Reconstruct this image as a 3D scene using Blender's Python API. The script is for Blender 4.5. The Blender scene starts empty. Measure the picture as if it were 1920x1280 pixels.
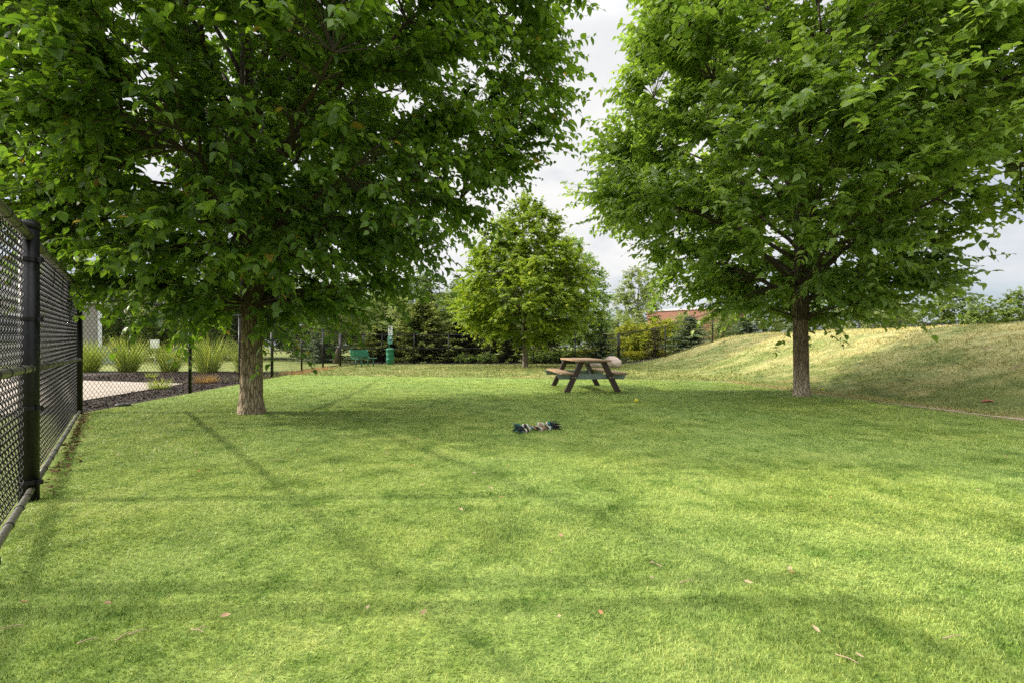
import bpy, math, random
import numpy as np
from mathutils import Vector, Matrix
S = bpy.context.scene
COL = S.collection
PI = math.pi
rad = math.radians
RNG = np.random.default_rng(11)
random.seed(5)

# ------------------------------------------------------------------ noise
def _hash(ix, iy, iz):
    h = (ix.astype(np.int64)*374761393 + iy.astype(np.int64)*668265263 + iz.astype(np.int64)*1274126177) & 0x7fffffff
    h = ((h ^ (h >> 13))*1103515245) & 0x7fffffff
    return ((h ^ (h >> 16)) & 0xffff)/65535.0
def vnoise(p):
    p = np.asarray(p, float)
    i = np.floor(p).astype(np.int64); f = p-i; f = f*f*(3-2*f)
    r = 0
    for dx in (0, 1):
        for dy in (0, 1):
            for dz in (0, 1):
                w = (f[..., 0] if dx else 1-f[..., 0])*(f[..., 1] if dy else 1-f[..., 1])*(f[..., 2] if dz else 1-f[..., 2])
                r = r + w*_hash(i[..., 0]+dx, i[..., 1]+dy, i[..., 2]+dz)
    return r
def fbm(p, o=3):
    r = 0; a = .5
    for k in range(o):
        r = r + a*vnoise(np.asarray(p)*2**k+17*k); a *= .5
    return r/(1-.5**o)
def nrm(v):
    return v/np.maximum(np.linalg.norm(v, axis=-1, keepdims=True), 1e-9)
def sstep(a, b, x):
    t = np.clip((np.asarray(x, float)-a)/(b-a), 0, 1); return t*t*(3-2*t)

# ------------------------------------------------------------------ mesh builder
class MB:
    def __init__(s):
        s.v = []; s.f = []; s.n = 0; s.a = []
    def add(s, v, faces, tint=None):
        v = np.asarray(v, float).reshape(-1, 3)
        for f in faces:
            f = np.asarray(f, np.int64)
            if len(f): s.f.append(f+s.n)
        s.v.append(v); s.n += len(v)
        s.a.append(np.full(len(v), .5) if tint is None else np.broadcast_to(np.asarray(tint, float), (len(v),)))
        return s
    def box(s, c, d, rot=None, tint=None):
        c = np.array(c, float); d = np.array(d, float)/2
        v = np.array([[x, y, z] for x in (-1, 1) for y in (-1, 1) for z in (-1, 1)], float)*d
        if rot is not None: v = v @ np.array(rot).T
        return s.add(v+c, [[[0, 1, 3, 2], [4, 6, 7, 5], [0, 4, 5, 1], [2, 3, 7, 6], [0, 2, 6, 4], [1, 5, 7, 3]]], tint)
    def beam(s, a, b, w, h, up=(0, 0, 1), tint=None):
        a = np.array(a, float); b = np.array(b, float); d = b-a; L = np.linalg.norm(d); x = d/L
        y = np.cross(up, x); y /= np.linalg.norm(y); z = np.cross(x, y)
        return s.box((a+b)/2, (L, w, h), np.stack([x, y, z], 1), tint)
    def tube(s, P, R, n=8, caps=True, tint=None, closed=False):
        P = np.asarray(P, float); m = len(P); R = np.broadcast_to(np.asarray(R, float), (m,))
        if closed: T = nrm(np.roll(P, -1, 0)-np.roll(P, 1, 0))
        else: T = nrm(np.gradient(P, axis=0))
        ref = np.array([0, 0, 1.]) if abs(T[:, 2]).mean() < .8 else np.array([0, 1., 0])
        A = nrm(np.cross(T, ref)); B = np.cross(T, A)
        an = np.arange(n)*2*PI/n
        v = P[:, None]+R[:, None, None]*(A[:, None]*np.cos(an)[None, :, None]+B[:, None]*np.sin(an)[None, :, None])
        q = []
        i = np.arange(m if closed else m-1)[:, None]; j = np.arange(n)[None]
        i2 = (i+1) % m
        q = np.stack([i*n+j, i*n+(j+1) % n, i2*n+(j+1) % n, i2*n+j], -1).reshape(-1, 4)
        fs = [q]
        if caps and not closed:
            fs += [np.arange(n)[None, ::-1], (np.arange(n)+(m-1)*n)[None]]
        return s.add(v, fs, tint)
    def lathe(s, prof, c=(0, 0, 0), n=24, tint=None):
        prof = np.asarray(prof, float); m = len(prof); an = np.arange(n)*2*PI/n
        v = np.stack([prof[:, 0:1]*np.cos(an), prof[:, 0:1]*np.sin(an), np.repeat(prof[:, 1:2], n, 1)], -1)+np.array(c)
        i = np.arange(m-1)[:, None]; j = np.arange(n)[None]
        q = np.stack([i*n+j, i*n+(j+1) % n, (i+1)*n+(j+1) % n, (i+1)*n+j], -1).reshape(-1, 4)
        return s.add(v, [q, np.arange(n)[None, ::-1], (np.arange(n)+(m-1)*n)[None]], tint)
    def build(s, name, mat, parent=None, smooth=False, loc=None, attr=False):
        me = bpy.data.meshes.new(name)
        V = np.concatenate(s.v); me.vertices.add(len(V)); me.vertices.foreach_set('co', V.astype(np.float32).ravel())
        lens = np.concatenate([np.full(len(f), f.shape[1], np.int32) for f in s.f])
        idx = np.concatenate([f.ravel() for f in s.f]).astype(np.int32)
        me.loops.add(len(idx)); me.loops.foreach_set('vertex_index', idx)
        me.polygons.add(len(lens)); st = np.zeros(len(lens), np.int32); st[1:] = np.cumsum(lens)[:-1]
        me.polygons.foreach_set('loop_start', st)
        me.polygons.foreach_set('use_smooth', np.full(len(lens), smooth))
        if attr:
            at = me.attributes.new('tint', 'FLOAT', 'POINT')
            at.data.foreach_set('value', np.concatenate(s.a).astype(np.float32))
        me.update(calc_edges=True); me.validate()
        me.materials.append(mat)
        o = bpy.data.objects.new(name, me); COL.objects.link(o)
        if parent is not None: o.parent = parent
        if loc is not None: o.location = loc
        return o

def thing(name, label, cat, loc=(0, 0, 0), rz=0, group=None):
    o = bpy.data.objects.new(name, None); COL.objects.link(o)
    o.empty_display_size = .2
    o.location = loc; o.rotation_euler = (0, 0, rz); o['label'] = label; o['category'] = cat
    if group: o['group'] = group
    return o
def tag(o, label, cat, group=None):
    o['label'] = label; o['category'] = cat
    if group: o['group'] = group
    return o
def struct(o, kind='structure', label=None, cat=None):
    o['kind'] = kind
    if label: o['label'] = label
    if cat: o['category'] = cat
    return o
def dup(root, loc, rz, label, sc=1.0):
    r = root.copy(); COL.objects.link(r); r.location = loc; r.rotation_euler = (0, 0, rz); r.scale = (sc,)*3 if not hasattr(sc, '__len__') else sc
    r['label'] = label
    for ch in list(root.children):
        c = ch.copy(); COL.objects.link(c); c.parent = r
        for g in ch.children:
            d = g.copy(); COL.objects.link(d); d.parent = c
    return r
def bevel(o, w=.004, seg=2):
    m = o.modifiers.new('bevel', 'BEVEL'); m.width = w; m.segments = seg; m.limit_method = 'ANGLE'; return o

# ------------------------------------------------------------------ materials
def new_mat(name):
    m = bpy.data.materials.new(name); m.use_nodes = True
    nt = m.node_tree; b = nt.nodes['Principled BSDF']
    return m, nt, b
def N(nt, t, **kw):
    n = nt.nodes.new(t)
    for k, v in kw.items():
        if k.startswith('i_'): n.inputs[k[2:].replace('_', ' ')].default_value = v
        else: setattr(n, k, v)
    return n
def ramp(nt, fac, stops, interp='LINEAR'):
    r = nt.nodes.new('ShaderNodeValToRGB'); r.color_ramp.interpolation = interp
    e = r.color_ramp.elements
    while len(e) < len(stops): e.new(.5)
    for k, (p, c) in enumerate(stops):
        e[k].position = p; e[k].color = (*c, 1) if len(c) == 3 else c
    nt.links.new(fac, r.inputs[0]); return r.outputs[0]
def noise(nt, vec, scale, detail=4, rough=.6, dist=0):
    n = N(nt, 'ShaderNodeTexNoise'); n.inputs['Scale'].default_value = scale; n.inputs['Detail'].default_value = detail
    n.inputs['Roughness'].default_value = rough; n.inputs['Distortion'].default_value = dist
    if vec is not None: nt.links.new(vec, n.inputs['Vector'])
    return n.outputs['Fac']
def mapping(nt, vec, scale=(1, 1, 1)):
    m = N(nt, 'ShaderNodeMapping'); m.inputs['Scale'].default_value = scale; nt.links.new(vec, m.inputs['Vector']); return m.outputs[0]
def mixc(nt, fac, a, b, mode='MIX'):
    m = N(nt, 'ShaderNodeMix', data_type='RGBA', blend_type=mode)
    for s, v in ((m.inputs[0], fac), (m.inputs[6], a), (m.inputs[7], b)):
        if isinstance(v, (int, float)): s.default_value = v
        elif isinstance(v, tuple): s.default_value = (*v, 1)
        else: nt.links.new(v, s)
    return m.outputs[2]
def math_(nt, op, a, b=None, clamp=False):
    m = N(nt, 'ShaderNodeMath', operation=op); m.use_clamp = clamp
    for k, v in enumerate((a, b)):
        if v is None: continue
        if isinstance(v, (int, float)): m.inputs[k].default_value = v
        else: nt.links.new(v, m.inputs[k])
    return m.outputs[0]
def bump(nt, b, h, strength=.4, dist=.02):
    n = N(nt, 'ShaderNodeBump'); n.inputs['Strength'].default_value = strength; n.inputs['Distance'].default_value = dist
    nt.links.new(h, n.inputs['Height']); nt.links.new(n.outputs[0], b.inputs['Normal'])
def objco(nt): return N(nt, 'ShaderNodeTexCoord').outputs['Object']
def worldpos(nt): return N(nt, 'ShaderNodeNewGeometry').outputs['Position']

def plain(name, col, rough=.6, var=.25, scale=8, metal=0, bmp=0, stretch=(1, 1, 1), spec=.5):
    m, nt, b = new_mat(name)
    v = mapping(nt, objco(nt), stretch)
    f = noise(nt, v, scale, 6)
    lo = tuple(c*(1-var) for c in col); hi = tuple(min(1, c*(1+var)) for c in col)
    nt.links.new(ramp(nt, f, [(.3, lo), (.7, hi)]), b.inputs['Base Color'])
    nt.links.new(ramp(nt, noise(nt, v, scale*2.3, 3), [(.3, (rough*.8,)*3), (.7, (min(1, rough*1.2),)*3)]), b.inputs['Roughness'])
    b.inputs['Metallic'].default_value = metal; b.inputs['Specular IOR Level'].default_value = spec
    if bmp: bump(nt, b, noise(nt, v, scale*4, 5), .5, bmp)
    return m

def leaf_mat(name, stops, tcol=(1.3, 1.5, .5), trans=.35, rough=.45, spec=.4):
    m, nt, b = new_mat(name)
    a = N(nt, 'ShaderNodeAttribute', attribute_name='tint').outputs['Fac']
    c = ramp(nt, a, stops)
    f = noise(nt, worldpos(nt), 1.1, 2)
    c = mixc(nt, 1.0, c, ramp(nt, f, [(.3, (.75, .8, .8)), (.7, (1.2, 1.15, 1.0))]), 'MULTIPLY')
    nt.links.new(c, b.inputs['Base Color']); b.inputs['Roughness'].default_value = rough
    b.inputs['Specular IOR Level'].default_value = spec
    t = N(nt, 'ShaderNodeBsdfTranslucent')
    nt.links.new(mixc(nt, 1.0, c, tcol, 'MULTIPLY'), t.inputs['Color'])
    mx = N(nt, 'ShaderNodeMixShader'); mx.inputs[0].default_value = trans
    nt.links.new(b.outputs[0], mx.inputs[1]); nt.links.new(t.outputs[0], mx.inputs[2])
    nt.links.new(mx.outputs[0], nt.nodes['Material Output'].inputs['Surface'])
    return m

def bark_mat(name, dark, light, base_light, zlo=.5, zhi=1.2, vs=14):
    m, nt, b = new_mat(name)
    oc = objco(nt)
    v = mapping(nt, oc, (vs, vs, 3.2))
    f1 = noise(nt, v, 1.2, 8, .7, .6)
    vo = N(nt, 'ShaderNodeTexVoronoi', feature='DISTANCE_TO_EDGE'); vo.inputs['Scale'].default_value = 1.7
    nt.links.new(v, vo.inputs['Vector'])
    crack = ramp(nt, vo.outputs['Distance'], [(0, (0, 0, 0)), (.18, (1, 1, 1))])
    c = ramp(nt, f1, [(.3, dark), (.62, light)])
    sep = N(nt, 'ShaderNodeSeparateXYZ'); nt.links.new(oc, sep.inputs[0])
    zz = math_(nt, 'ADD', sep.outputs[2], math_(nt, 'MULTIPLY', noise(nt, mapping(nt, oc, (5, 5, 1)), 1.0, 4), .8))
    zf = ramp(nt, math_(nt, 'DIVIDE', zz, 2.0), [(zlo/2, (1, 1, 1)), (zhi/2, (0, 0, 0))])
    c2 = mixc(nt, math_(nt, 'MULTIPLY', zf, ramp(nt, f1, [(.25, (.25,)*3), (.55, (1,)*3)])), c, base_light)
    c3 = mixc(nt, 1.0, c2, ramp(nt, crack, [(0, (.35, .33, .3)), (1, (1, 1, 1))]), 'MULTIPLY')
    nt.links.new(c3, b.inputs['Base Color']); b.inputs['Roughness'].default_value = .9; b.inputs['Specular IOR Level'].default_value = .15
    bump(nt, b, math_(nt, 'ADD', f1, math_(nt, 'MULTIPLY', crack, .6)), .9, .02)
    return m

def turf_color(nt, blade):
    p = worldpos(nt)
    big = noise(nt, p, .45, 3, .5); mid = noise(nt, p, 2.2, 4, .6, .3); fine = noise(nt, p, 24, 3, .7)
    c = ramp(nt, mid, [(.3, (.235, .305, .06)), (.5, (.355, .44, .10)), (.72, (.475, .53, .15))])
    c = mixc(nt, ramp(nt, big, [(.4, (0,)*3), (.65, (.35,)*3)]), c, (.27, .42, .13))
    pt_ = ramp(nt, noise(nt, p, 4.2, 5, .72, .2), [(.50, (1,)*3), (.66, (.52, .64, .46))])
    c = mixc(nt, 1.0, c, pt_, 'MULTIPLY')
    if blade:
        a = N(nt, 'ShaderNodeAttribute', attribute_name='tint').outputs['Fac']
        c = mixc(nt, 1.0, c, ramp(nt, a, [(0, (.26, .37, .26)), (.5, (1.02, 1.03, 1)), (.85, (1.38, 1.27, 1.2)), (1, (1.7, 1.4, 1.9))]), 'MULTIPLY')
    else:
        c = mixc(nt, 1.0, c, ramp(nt, fine, [(.3, (.35, .45, .4)), (.7, (1., 1., 1.))]), 'MULTIPLY')
    return c, fine
def turf_mat(name, blade):
    m, nt, b = new_mat(name)
    c, fine = turf_color(nt, blade)
    nt.links.new(c, b.inputs['Base Color']); b.inputs['Roughness'].default_value = .5 if blade else .8
    b.inputs['Specular IOR Level'].default_value = .35 if blade else .1
    if blade:
        t = N(nt, 'ShaderNodeBsdfTranslucent'); nt.links.new(c, t.inputs['Color'])
        mx = N(nt, 'ShaderNodeMixShader'); mx.inputs[0].default_value = .3
        nt.links.new(b.outputs[0], mx.inputs[1]); nt.links.new(t.outputs[0], mx.inputs[2])
        nt.links.new(mx.outputs[0], nt.nodes['Material Output'].inputs['Surface'])
    else: bump(nt, b, fine, .8, .02)
    return m
def lawn_mat(name, blade):
    m, nt, b = new_mat(name)
    p = worldpos(nt)
    sep = N(nt, 'ShaderNodeSeparateXYZ'); nt.links.new(p, sep.inputs[0])
    big = noise(nt, mapping(nt, p, (.6, .9, .6)), .55, 5, .65, .4); mid = noise(nt, p, 1.6, 6, .7, .5); fine = noise(nt, p, 14, 4, .75)
    green = ramp(nt, mid, [(.28, (.12, .165, .045)), (.5, (.215, .255, .07)), (.7, (.32, .33, .115))])
    straw = ramp(nt, fine, [(.25, (.36, .32, .12)), (.7, (.61, .52, .25))])
    dry = math_(nt, 'ADD', math_(nt, 'MULTIPLY', math_(nt, 'SUBTRACT', big, .5), 3.2), math_(nt, 'MULTIPLY', math_(nt, 'SUBTRACT', sep.outputs[2], .65), .5))
    dry = math_(nt, 'ADD', dry, math_(nt, 'MULTIPLY', math_(nt, 'SUBTRACT', mid, .5), 2.2))
    c = mixc(nt, ramp(nt, math_(nt, 'ADD', dry, .35, True), [(.05, (.05,)*3), (.95, (.85,)*3)]), green, straw)
    dirtf = ramp(nt, noise(nt, mapping(nt, p, (.8, 1.6, 1)), 1.15, 5, .6), [(.66, (0,)*3), (.72, (1,)*3)])
    if blade:
        a = N(nt, 'ShaderNodeAttribute', attribute_name='tint').outputs['Fac']
        c = mixc(nt, 1.0, c, ramp(nt, a, [(0, (.55, .65, .5)), (.5, (1, 1, 1)), (1, (1.5, 1.35, 1.3))]), 'MULTIPLY')
    else:
        c = mixc(nt, dirtf, c, (.36, .27, .17))
        c = mixc(nt, 1.0, c, ramp(nt, fine, [(.3, (.6, .65, .6)), (.7, (1.1, 1.1, 1.05))]), 'MULTIPLY')
        bump(nt, b, fine, .8, .04)
    nt.links.new(c, b.inputs['Base Color']); b.inputs['Roughness'].default_value = .8; b.inputs['Specular IOR Level'].default_value = .15
    return m
def mulch_mat():
    m, nt, b = new_mat('mulch')
    p = worldpos(nt)
    vo = N(nt, 'ShaderNodeTexVoronoi'); vo.inputs['Scale'].default_value = 36; nt.links.new(mapping(nt, p, (1, 1.6, 1)), vo.inputs['Vector'])
    nt.links.new(ramp(nt, vo.outputs['Color'], [(.2, (.025, .018, .015)), (.6, (.085, .062, .05)), (.95, (.2, .15, .12))]), b.inputs['Base Color'])
    b.inputs['Roughness'].default_value = .95; bump(nt, b, vo.outputs['Distance'], 1, .05)
    return m
def brick_mat():
    m, nt, b = new_mat('brick')
    t = N(nt, 'ShaderNodeTexBrick'); t.inputs['Scale'].default_value = 4
    for k, c in (('Color1', (.30, .125, .09, 1)), ('Color2', (.25, .105, .075, 1)), ('Mortar', (.3, .22, .18, 1))): t.inputs[k].default_value = c
    t.inputs['Mortar Size'].default_value = .012
    cx_ = N(nt, 'ShaderNodeSeparateXYZ'); nt.links.new(objco(nt), cx_.inputs[0]); cm_ = N(nt, 'ShaderNodeCombineXYZ')
    nt.links.new(math_(nt, 'ADD', cx_.outputs[0], cx_.outputs[1]), cm_.inputs[0]); nt.links.new(cx_.outputs[2], cm_.inputs[1]); nt.links.new(cm_.outputs[0], t.inputs['Vector'])
    nt.links.new(t.outputs['Color'], b.inputs['Base Color']); b.inputs['Roughness'].default_value = .9
    return m
def siding_mat():
    m, nt, b = new_mat('siding')
    w = N(nt, 'ShaderNodeTexWave', wave_type='BANDS', bands_direction='Z', wave_profile='SAW'); w.inputs['Scale'].default_value = 1.6
    oc = objco(nt); nt.links.new(oc, w.inputs['Vector'])
    c = ramp(nt, noise(nt, oc, 2, 4), [(.3, (.30, .28, .25)), (.7, (.36, .335, .30))])
    nt.links.new(mixc(nt, 1.0, c, ramp(nt, w.outputs['Fac'], [(0, (.6,)*3), (.12, (1,)*3)]), 'MULTIPLY'), b.inputs['Base Color'])
    b.inputs['Roughness'].default_value = .8
    return m
def plank_mat():
    m, nt, b = new_mat('tan_plank')
    v = mapping(nt, objco(nt), (14, 1.2, 14))
    f = noise(nt, v, 3, 7, .65)
    c = ramp(nt, f, [(.3, (.23, .135, .075)), (.55, (.35, .215, .12)), (.8, (.46, .31, .195))])
    c = mixc(nt, ramp(nt, noise(nt, objco(nt), 4, 4), [(.5, (0,)*3), (.75, (.5,)*3)]), c, (.38, .26, .17))
    nt.links.new(c, b.inputs['Base Color']); b.inputs['Roughness'].default_value = .6; bump(nt, b, f, .3, .004)
    return m

def concrete_mat():
    m, nt, b = new_mat('concrete')
    t = N(nt, 'ShaderNodeTexBrick'); t.offset = 0; t.inputs['Scale'].default_value = 1
    for k, c in (('Color1', (.40, .335, .27, 1)), ('Color2', (.365, .31, .25, 1)), ('Mortar', (.12, .10, .085, 1))): t.inputs[k].default_value = c
    for k, v in (('Mortar Size', .014), ('Brick Width', 1.7), ('Row Height', 1.7)): t.inputs[k].default_value = v
    p = worldpos(nt); nt.links.new(p, t.inputs['Vector'])
    st = ramp(nt, noise(nt, p, 1.3, 6, .65), [(.3, (.78, .76, .74)), (.7, (1.1, 1.1, 1.1))])
    c = mixc(nt, 1.0, t.outputs['Color'], st, 'MULTIPLY')
    c = mixc(nt, 1.0, c, ramp(nt, noise(nt, p, 90, 3), [(.3, (.9,)*3), (.7, (1.06,)*3)]), 'MULTIPLY')
    nt.links.new(c, b.inputs['Base Color']); b.inputs['Roughness'].default_value = .88
    return m
M = {}
M['turf'] = turf_mat('turf_backing', False); M['blade'] = turf_mat('turf_blade', True)
M['lawn'] = lawn_mat('lawn_soil', False); M['lawnblade'] = lawn_mat('lawn_blade', True)
M['mulch'] = mulch_mat(); M['chip'] = leaf_mat('bark_chip', [(0, (.02, .015, .013)), (.6, (.09, .065, .052)), (1, (.32, .25, .2))], trans=0, rough=.9, spec=.1)
M['litter'] = leaf_mat('leaf_litter', [(0, (.05, .03, .02)), (.5, (.16, .09, .05)), (1, (.42, .29, .17))], (1, 1, 1), .1, .8, .1)
M['concrete'] = concrete_mat()
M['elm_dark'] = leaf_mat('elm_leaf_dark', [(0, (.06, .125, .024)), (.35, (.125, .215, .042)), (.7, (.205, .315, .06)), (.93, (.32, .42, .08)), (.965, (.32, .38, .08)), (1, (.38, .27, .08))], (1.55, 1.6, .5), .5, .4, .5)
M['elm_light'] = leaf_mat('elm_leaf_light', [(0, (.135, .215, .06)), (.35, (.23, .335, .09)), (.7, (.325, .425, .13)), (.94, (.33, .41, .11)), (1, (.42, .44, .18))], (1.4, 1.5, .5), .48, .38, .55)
M['maple'] = leaf_mat('maple_leaf', [(0, (.085, .14, .02)), (.4, (.19, .27, .03)), (.75, (.32, .38, .04)), (1, (.5, .48, .06))], (1.4, 1.5, .5), .4, .5, .3)
M['far_green'] = leaf_mat('far_leaf', [(0, (.075, .12, .028)), (.5, (.17, .23, .05)), (1, (.31, .34, .085))], (1.3, 1.4, .6), .35, .6, .2)
M['far_pale'] = leaf_mat('pale_leaf', [(0, (.14, .18, .06)), (.5, (.28, .33, .12)), (1, (.44, .47, .2))], (1.2, 1.3, .7), .35, .6, .2)
M['far_dark'] = leaf_mat('dark_leaf', [(0, (.045, .08, .025)), (.5, (.12, .175, .05)), (1, (.27, .32, .09))], (1.3, 1.4, .6), .3, .6, .2)
M['gold'] = leaf_mat('golden_leaf', [(0, (.14, .19, .02)), (.5, (.30, .32, .03)), (1, (.52, .46, .04))], (1.2, 1.2, .6), .35, .6, .2)
M['spruce'] = leaf_mat('spruce_needle', [(0, (.05, .09, .05)), (.5, (.17, .24, .135)), (1, (.38, .44, .28))], (1, 1.1, .8), .12, .7, .15)
M['pine'] = leaf_mat('pine_needle', [(0, (.04, .065, .02)), (.5, (.13, .17, .045)), (1, (.33, .36, .10))], (1.2, 1.2, .6), .15, .7, .15)
M['olive'] = leaf_mat('olive_needle', [(0, (.07, .07, .03)), (.5, (.16, .15, .07)), (1, (.27, .24, .12))], (1, 1, .8), .12, .7, .15)
M['reed'] = leaf_mat('ornamental_grass', [(0, (.10, .17, .04)), (.5, (.30, .38, .08)), (.85, (.52, .54, .16)), (1, (.6, .54, .26))], (1.2, 1.2, .6), .35, .6, .2)
M['drytuft'] = leaf_mat('dry_tuft', [(0, (.2, .12, .05)), (.5, (.36, .24, .10)), (1, (.5, .4, .18))], (1.1, 1, .7), .3, .7, .1)
M['straw'] = leaf_mat('straw_grass', [(0, (.26, .23, .09)), (.5, (.44, .38, .18)), (1, (.6, .53, .3))], (1.1, 1, .7), .3, .7, .1)
M['drygrass'] = leaf_mat('dead_grass', [(0, (.3, .16, .08)), (.5, (.45, .27, .14)), (1, (.55, .42, .24))], (1.1, 1, .7), .3, .7, .1)
M['bark_a'] = bark_mat('bark_furrowed', (.08, .058, .036), (.24, .18, .115), (.55, .43, .31), .9, 1.9, 15)
M['bark_b'] = bark_mat('bark_brown', (.11, .08, .055), (.33, .24, .165), (.62, .5, .38), .65, 1.1, 22)
M['bark_far'] = plain('bark_far', (.16, .125, .095), .9, .3, 6, bmp=.02, stretch=(4, 4, 1))
M['branch'] = plain('branch_bark', (.05, .036, .025), .9, .35, 10)
M['black'] = plain('black_vinyl', (.008, .008, .009), .4, .4, 20, spec=.3)
M['wire'] = plain('black_wire', (.006, .006, .006), .5, .2, 10, spec=.25)
M['rail'] = plain('dark_olive_rail', (.10, .093, .068), .36, .35, 14, spec=.6, stretch=(3, 3, .6))
M['plank'] = plank_mat()
M['brown'] = plain('brown_plastic_lumber', (.06, .036, .03), .55, .3, 30, bmp=.002)
M['galv'] = plain('galvanized_steel', (.24, .29, .285), .45, .2, 18, metal=.35)
M['bolt'] = plain('bolt_steel', (.6, .6, .58), .3, .1, 10, metal=.8)
M['greenpaint'] = plain('green_paint', (.012, .14, .075), .35, .25, 12)
M['greenlight'] = plain('teal_green_paint', (.10, .27, .2), .4, .2, 12)
M['white'] = plain('white_paint', (.76, .77, .77), .5, .05, 6)
M['signdark'] = plain('sign_print', (.03, .03, .04), .6, .1, 6)
M['signblue'] = plain('sign_blue', (.04, .09, .16), .6, .1, 6)
M['utility'] = plain('pale_green_metal', (.27, .34, .28), .5, .1, 3)
M['siding'] = siding_mat(); M['roof'] = plain('grey_shingle', (.2, .19, .185), .9, .3, 9); M['brick'] = brick_mat()
M['metalroof'] = plain('pale_roof', (.5, .5, .52), .6, .08, 2)
M['glassd'] = plain('dark_glass', (.03, .04, .05), .1, .2, 2, spec=.8)
M['rock'] = plain('pink_granite', (.52, .41, .35), .85, .25, 5, bmp=.03)
M['ball'] = plain('yellow_felt', (.72, .62, .02), .8, .12, 40, bmp=.002)
M['ropew'] = plain('rope_white', (.62, .56, .48), .9, .2, 60, bmp=.002); M['ropeb'] = plain('rope_blue', (.03, .16, .20), .9, .3, 60, bmp=.002)
M['ropek'] = plain('rope_black', (.018, .015, .018), .95, .3, 60, bmp=.002); M['ropet'] = plain('rope_tan', (.42, .24, .15), .9, .25, 60, bmp=.002)
M['dryleaf'] = plain('dry_leaf', (.36, .22, .12), .7, .35, 30); M['yleaf'] = plain('yellow_dry_leaf', (.40, .31, .17), .7, .25, 30)
M['oleaf'] = plain('orange_dry_leaf', (.42, .19, .09), .7, .3, 30); M['twig'] = plain('twig', (.40, .29, .19), .85, .3, 30)
M['redfrond'] = plain('red_frond', (.36, .13, .08), .85, .35, 20)
M['ring'] = plain('grey_rubber', (.10, .095, .095), .7, .25, 20); M['bulb'] = plain('bulb_glass', (.75, .72, .6), .12, .05, 3)

# ------------------------------------------------------------------ ground
H_CAM = 1.05
def gz(x, y):
    x = np.asarray(x, float); y = np.asarray(y, float)
    h = 1.76*sstep(6.6, 14.6, x)
    h = h*(1-.55*sstep(16, 21, x))
    h = h*(1-sstep(27.6, 32, y))
    h = h*sstep(-6, 4, y)
    n = (fbm(np.stack([x*.35, y*.35, x*0+3], -1), 3)-.5)*.16+(fbm(np.stack([x*1.3, y*1.3, x*0+8], -1), 2)-.5)*.05
    return h+n*sstep(6.9, 8.5, x)*(1-sstep(26, 28, y))
def axis(lo, hi, step, far):
    a = np.arange(lo, hi+1e-6, step); k = np.geomspace(1, far, 14)
    return np.concatenate([lo-k[::-1], a, hi+k])
def sheet(name, xs, ys, mat, zf):
    X, Y = np.meshgrid(xs, ys, indexing='ij'); nx, ny = X.shape
    i, j = np.meshgrid(np.arange(nx-1), np.arange(ny-1), indexing='ij')
    q = np.stack([i*ny+j, (i+1)*ny+j, (i+1)*ny+j+1, i*ny+j+1], -1).reshape(-1, 4)
    return MB().add(np.stack([X, Y, zf(X, Y)], -1), [q]).build(name, mat, smooth=True)
struct(sheet('lawn', axis(-14, 26, .25, 500), axis(-4, 36, .25, 500), M['lawn'], gz))

def edge_strip():
    ps = [(3.9, 14.45), (6.32, 13.9), (6.74, 10.5), (7.19, 6.4), (7.54, 2.5)]
    C_ = []
    for a, b in zip(ps[:-1], ps[1:]):
        n = int(math.dist(a, b)/.12)
        C_ += [(a[0]+(b[0]-a[0])*k/n, a[1]+(b[1]-a[1])*k/n) for k in range(n)]
    C_ = np.array(C_); q = np.stack([C_[:, 0]*2, C_[:, 1]*2, C_[:, 0]*0], -1)
    wd = np.clip(.02+.42*(fbm(q, 3)-.32), .015, .3)
    nx = np.gradient(C_, axis=0); nn = nrm(np.stack([-nx[:, 1], nx[:, 0]], -1)); nn = np.where(nn[:, :1]+.5*nn[:, 1:] < 0, -nn, nn)
    O = C_+nn*wd[:, None]; I = C_-nn*.05; n = len(C_)
    V = np.concatenate([np.column_stack([I, gz(I[:, 0], I[:, 1])+.005]), np.column_stack([(I+O)/2, gz((I+O)[:, 0]/2, (I+O)[:, 1]/2)+.012]), np.column_stack([O, gz(O[:, 0], O[:, 1])+.006])])
    i = np.arange(n-1)
    f = [np.stack([i, i+1, i+1+n, i+n], -1), np.stack([i+n, i+n+1, i+1+2*n, i+2*n], -1)]
    struct(MB().add(V, f).build('bare_soil', plain('bare_soil', (.42, .33, .21), .95, .25, 9, bmp=.01), None, True))
edge_strip()
def inpoly(x, y, P):
    P = np.asarray(P); r = np.zeros(x.shape, bool); n = len(P)
    for i in range(n):
        x1, y1 = P[i]; x2, y2 = P[(i+1) % n]
        c = ((y1 > y) != (y2 > y)) & (x < (x2-x1)*(y-y1)/((y2-y1) if y2 != y1 else 1e-9)+x1)
        r ^= c
    return r
def flat(name, poly, z, mat, thick=0, kind='structure'):
    P = [(x, y, z) for x, y in poly]; n = len(P)
    m = MB().add(P, [np.arange(n)[None]])
    if thick:
        m.add(P+[(x, y, z-thick) for x, y in poly], [[(i, i+n, (i+1) % n+n, (i+1) % n) for i in range(n)]])
    return struct(m.build(name, mat), kind)
FD = np.array([-.656, .755]); FP0 = np.array([-3.28, 3.09])       # left fence line
def fl(y, off=0.): return FP0[0]-.87*(y-FP0[1])+off
TURF = [(fl(-4)-.03, -4), (fl(3)-.03, 3), (-6.72, 7.2), (-7.2, 10.3), (-7.62, 12.9), (-8.0, 15.4), (-8.3, 16.9), (3.7, 14.5), (6.35, 13.85), (6.75, 10.5), (7.2, 6.4), (7.55, 2.5), (7.8, -4)]
flat('artificial_turf', TURF, .008, M['turf'])
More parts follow.
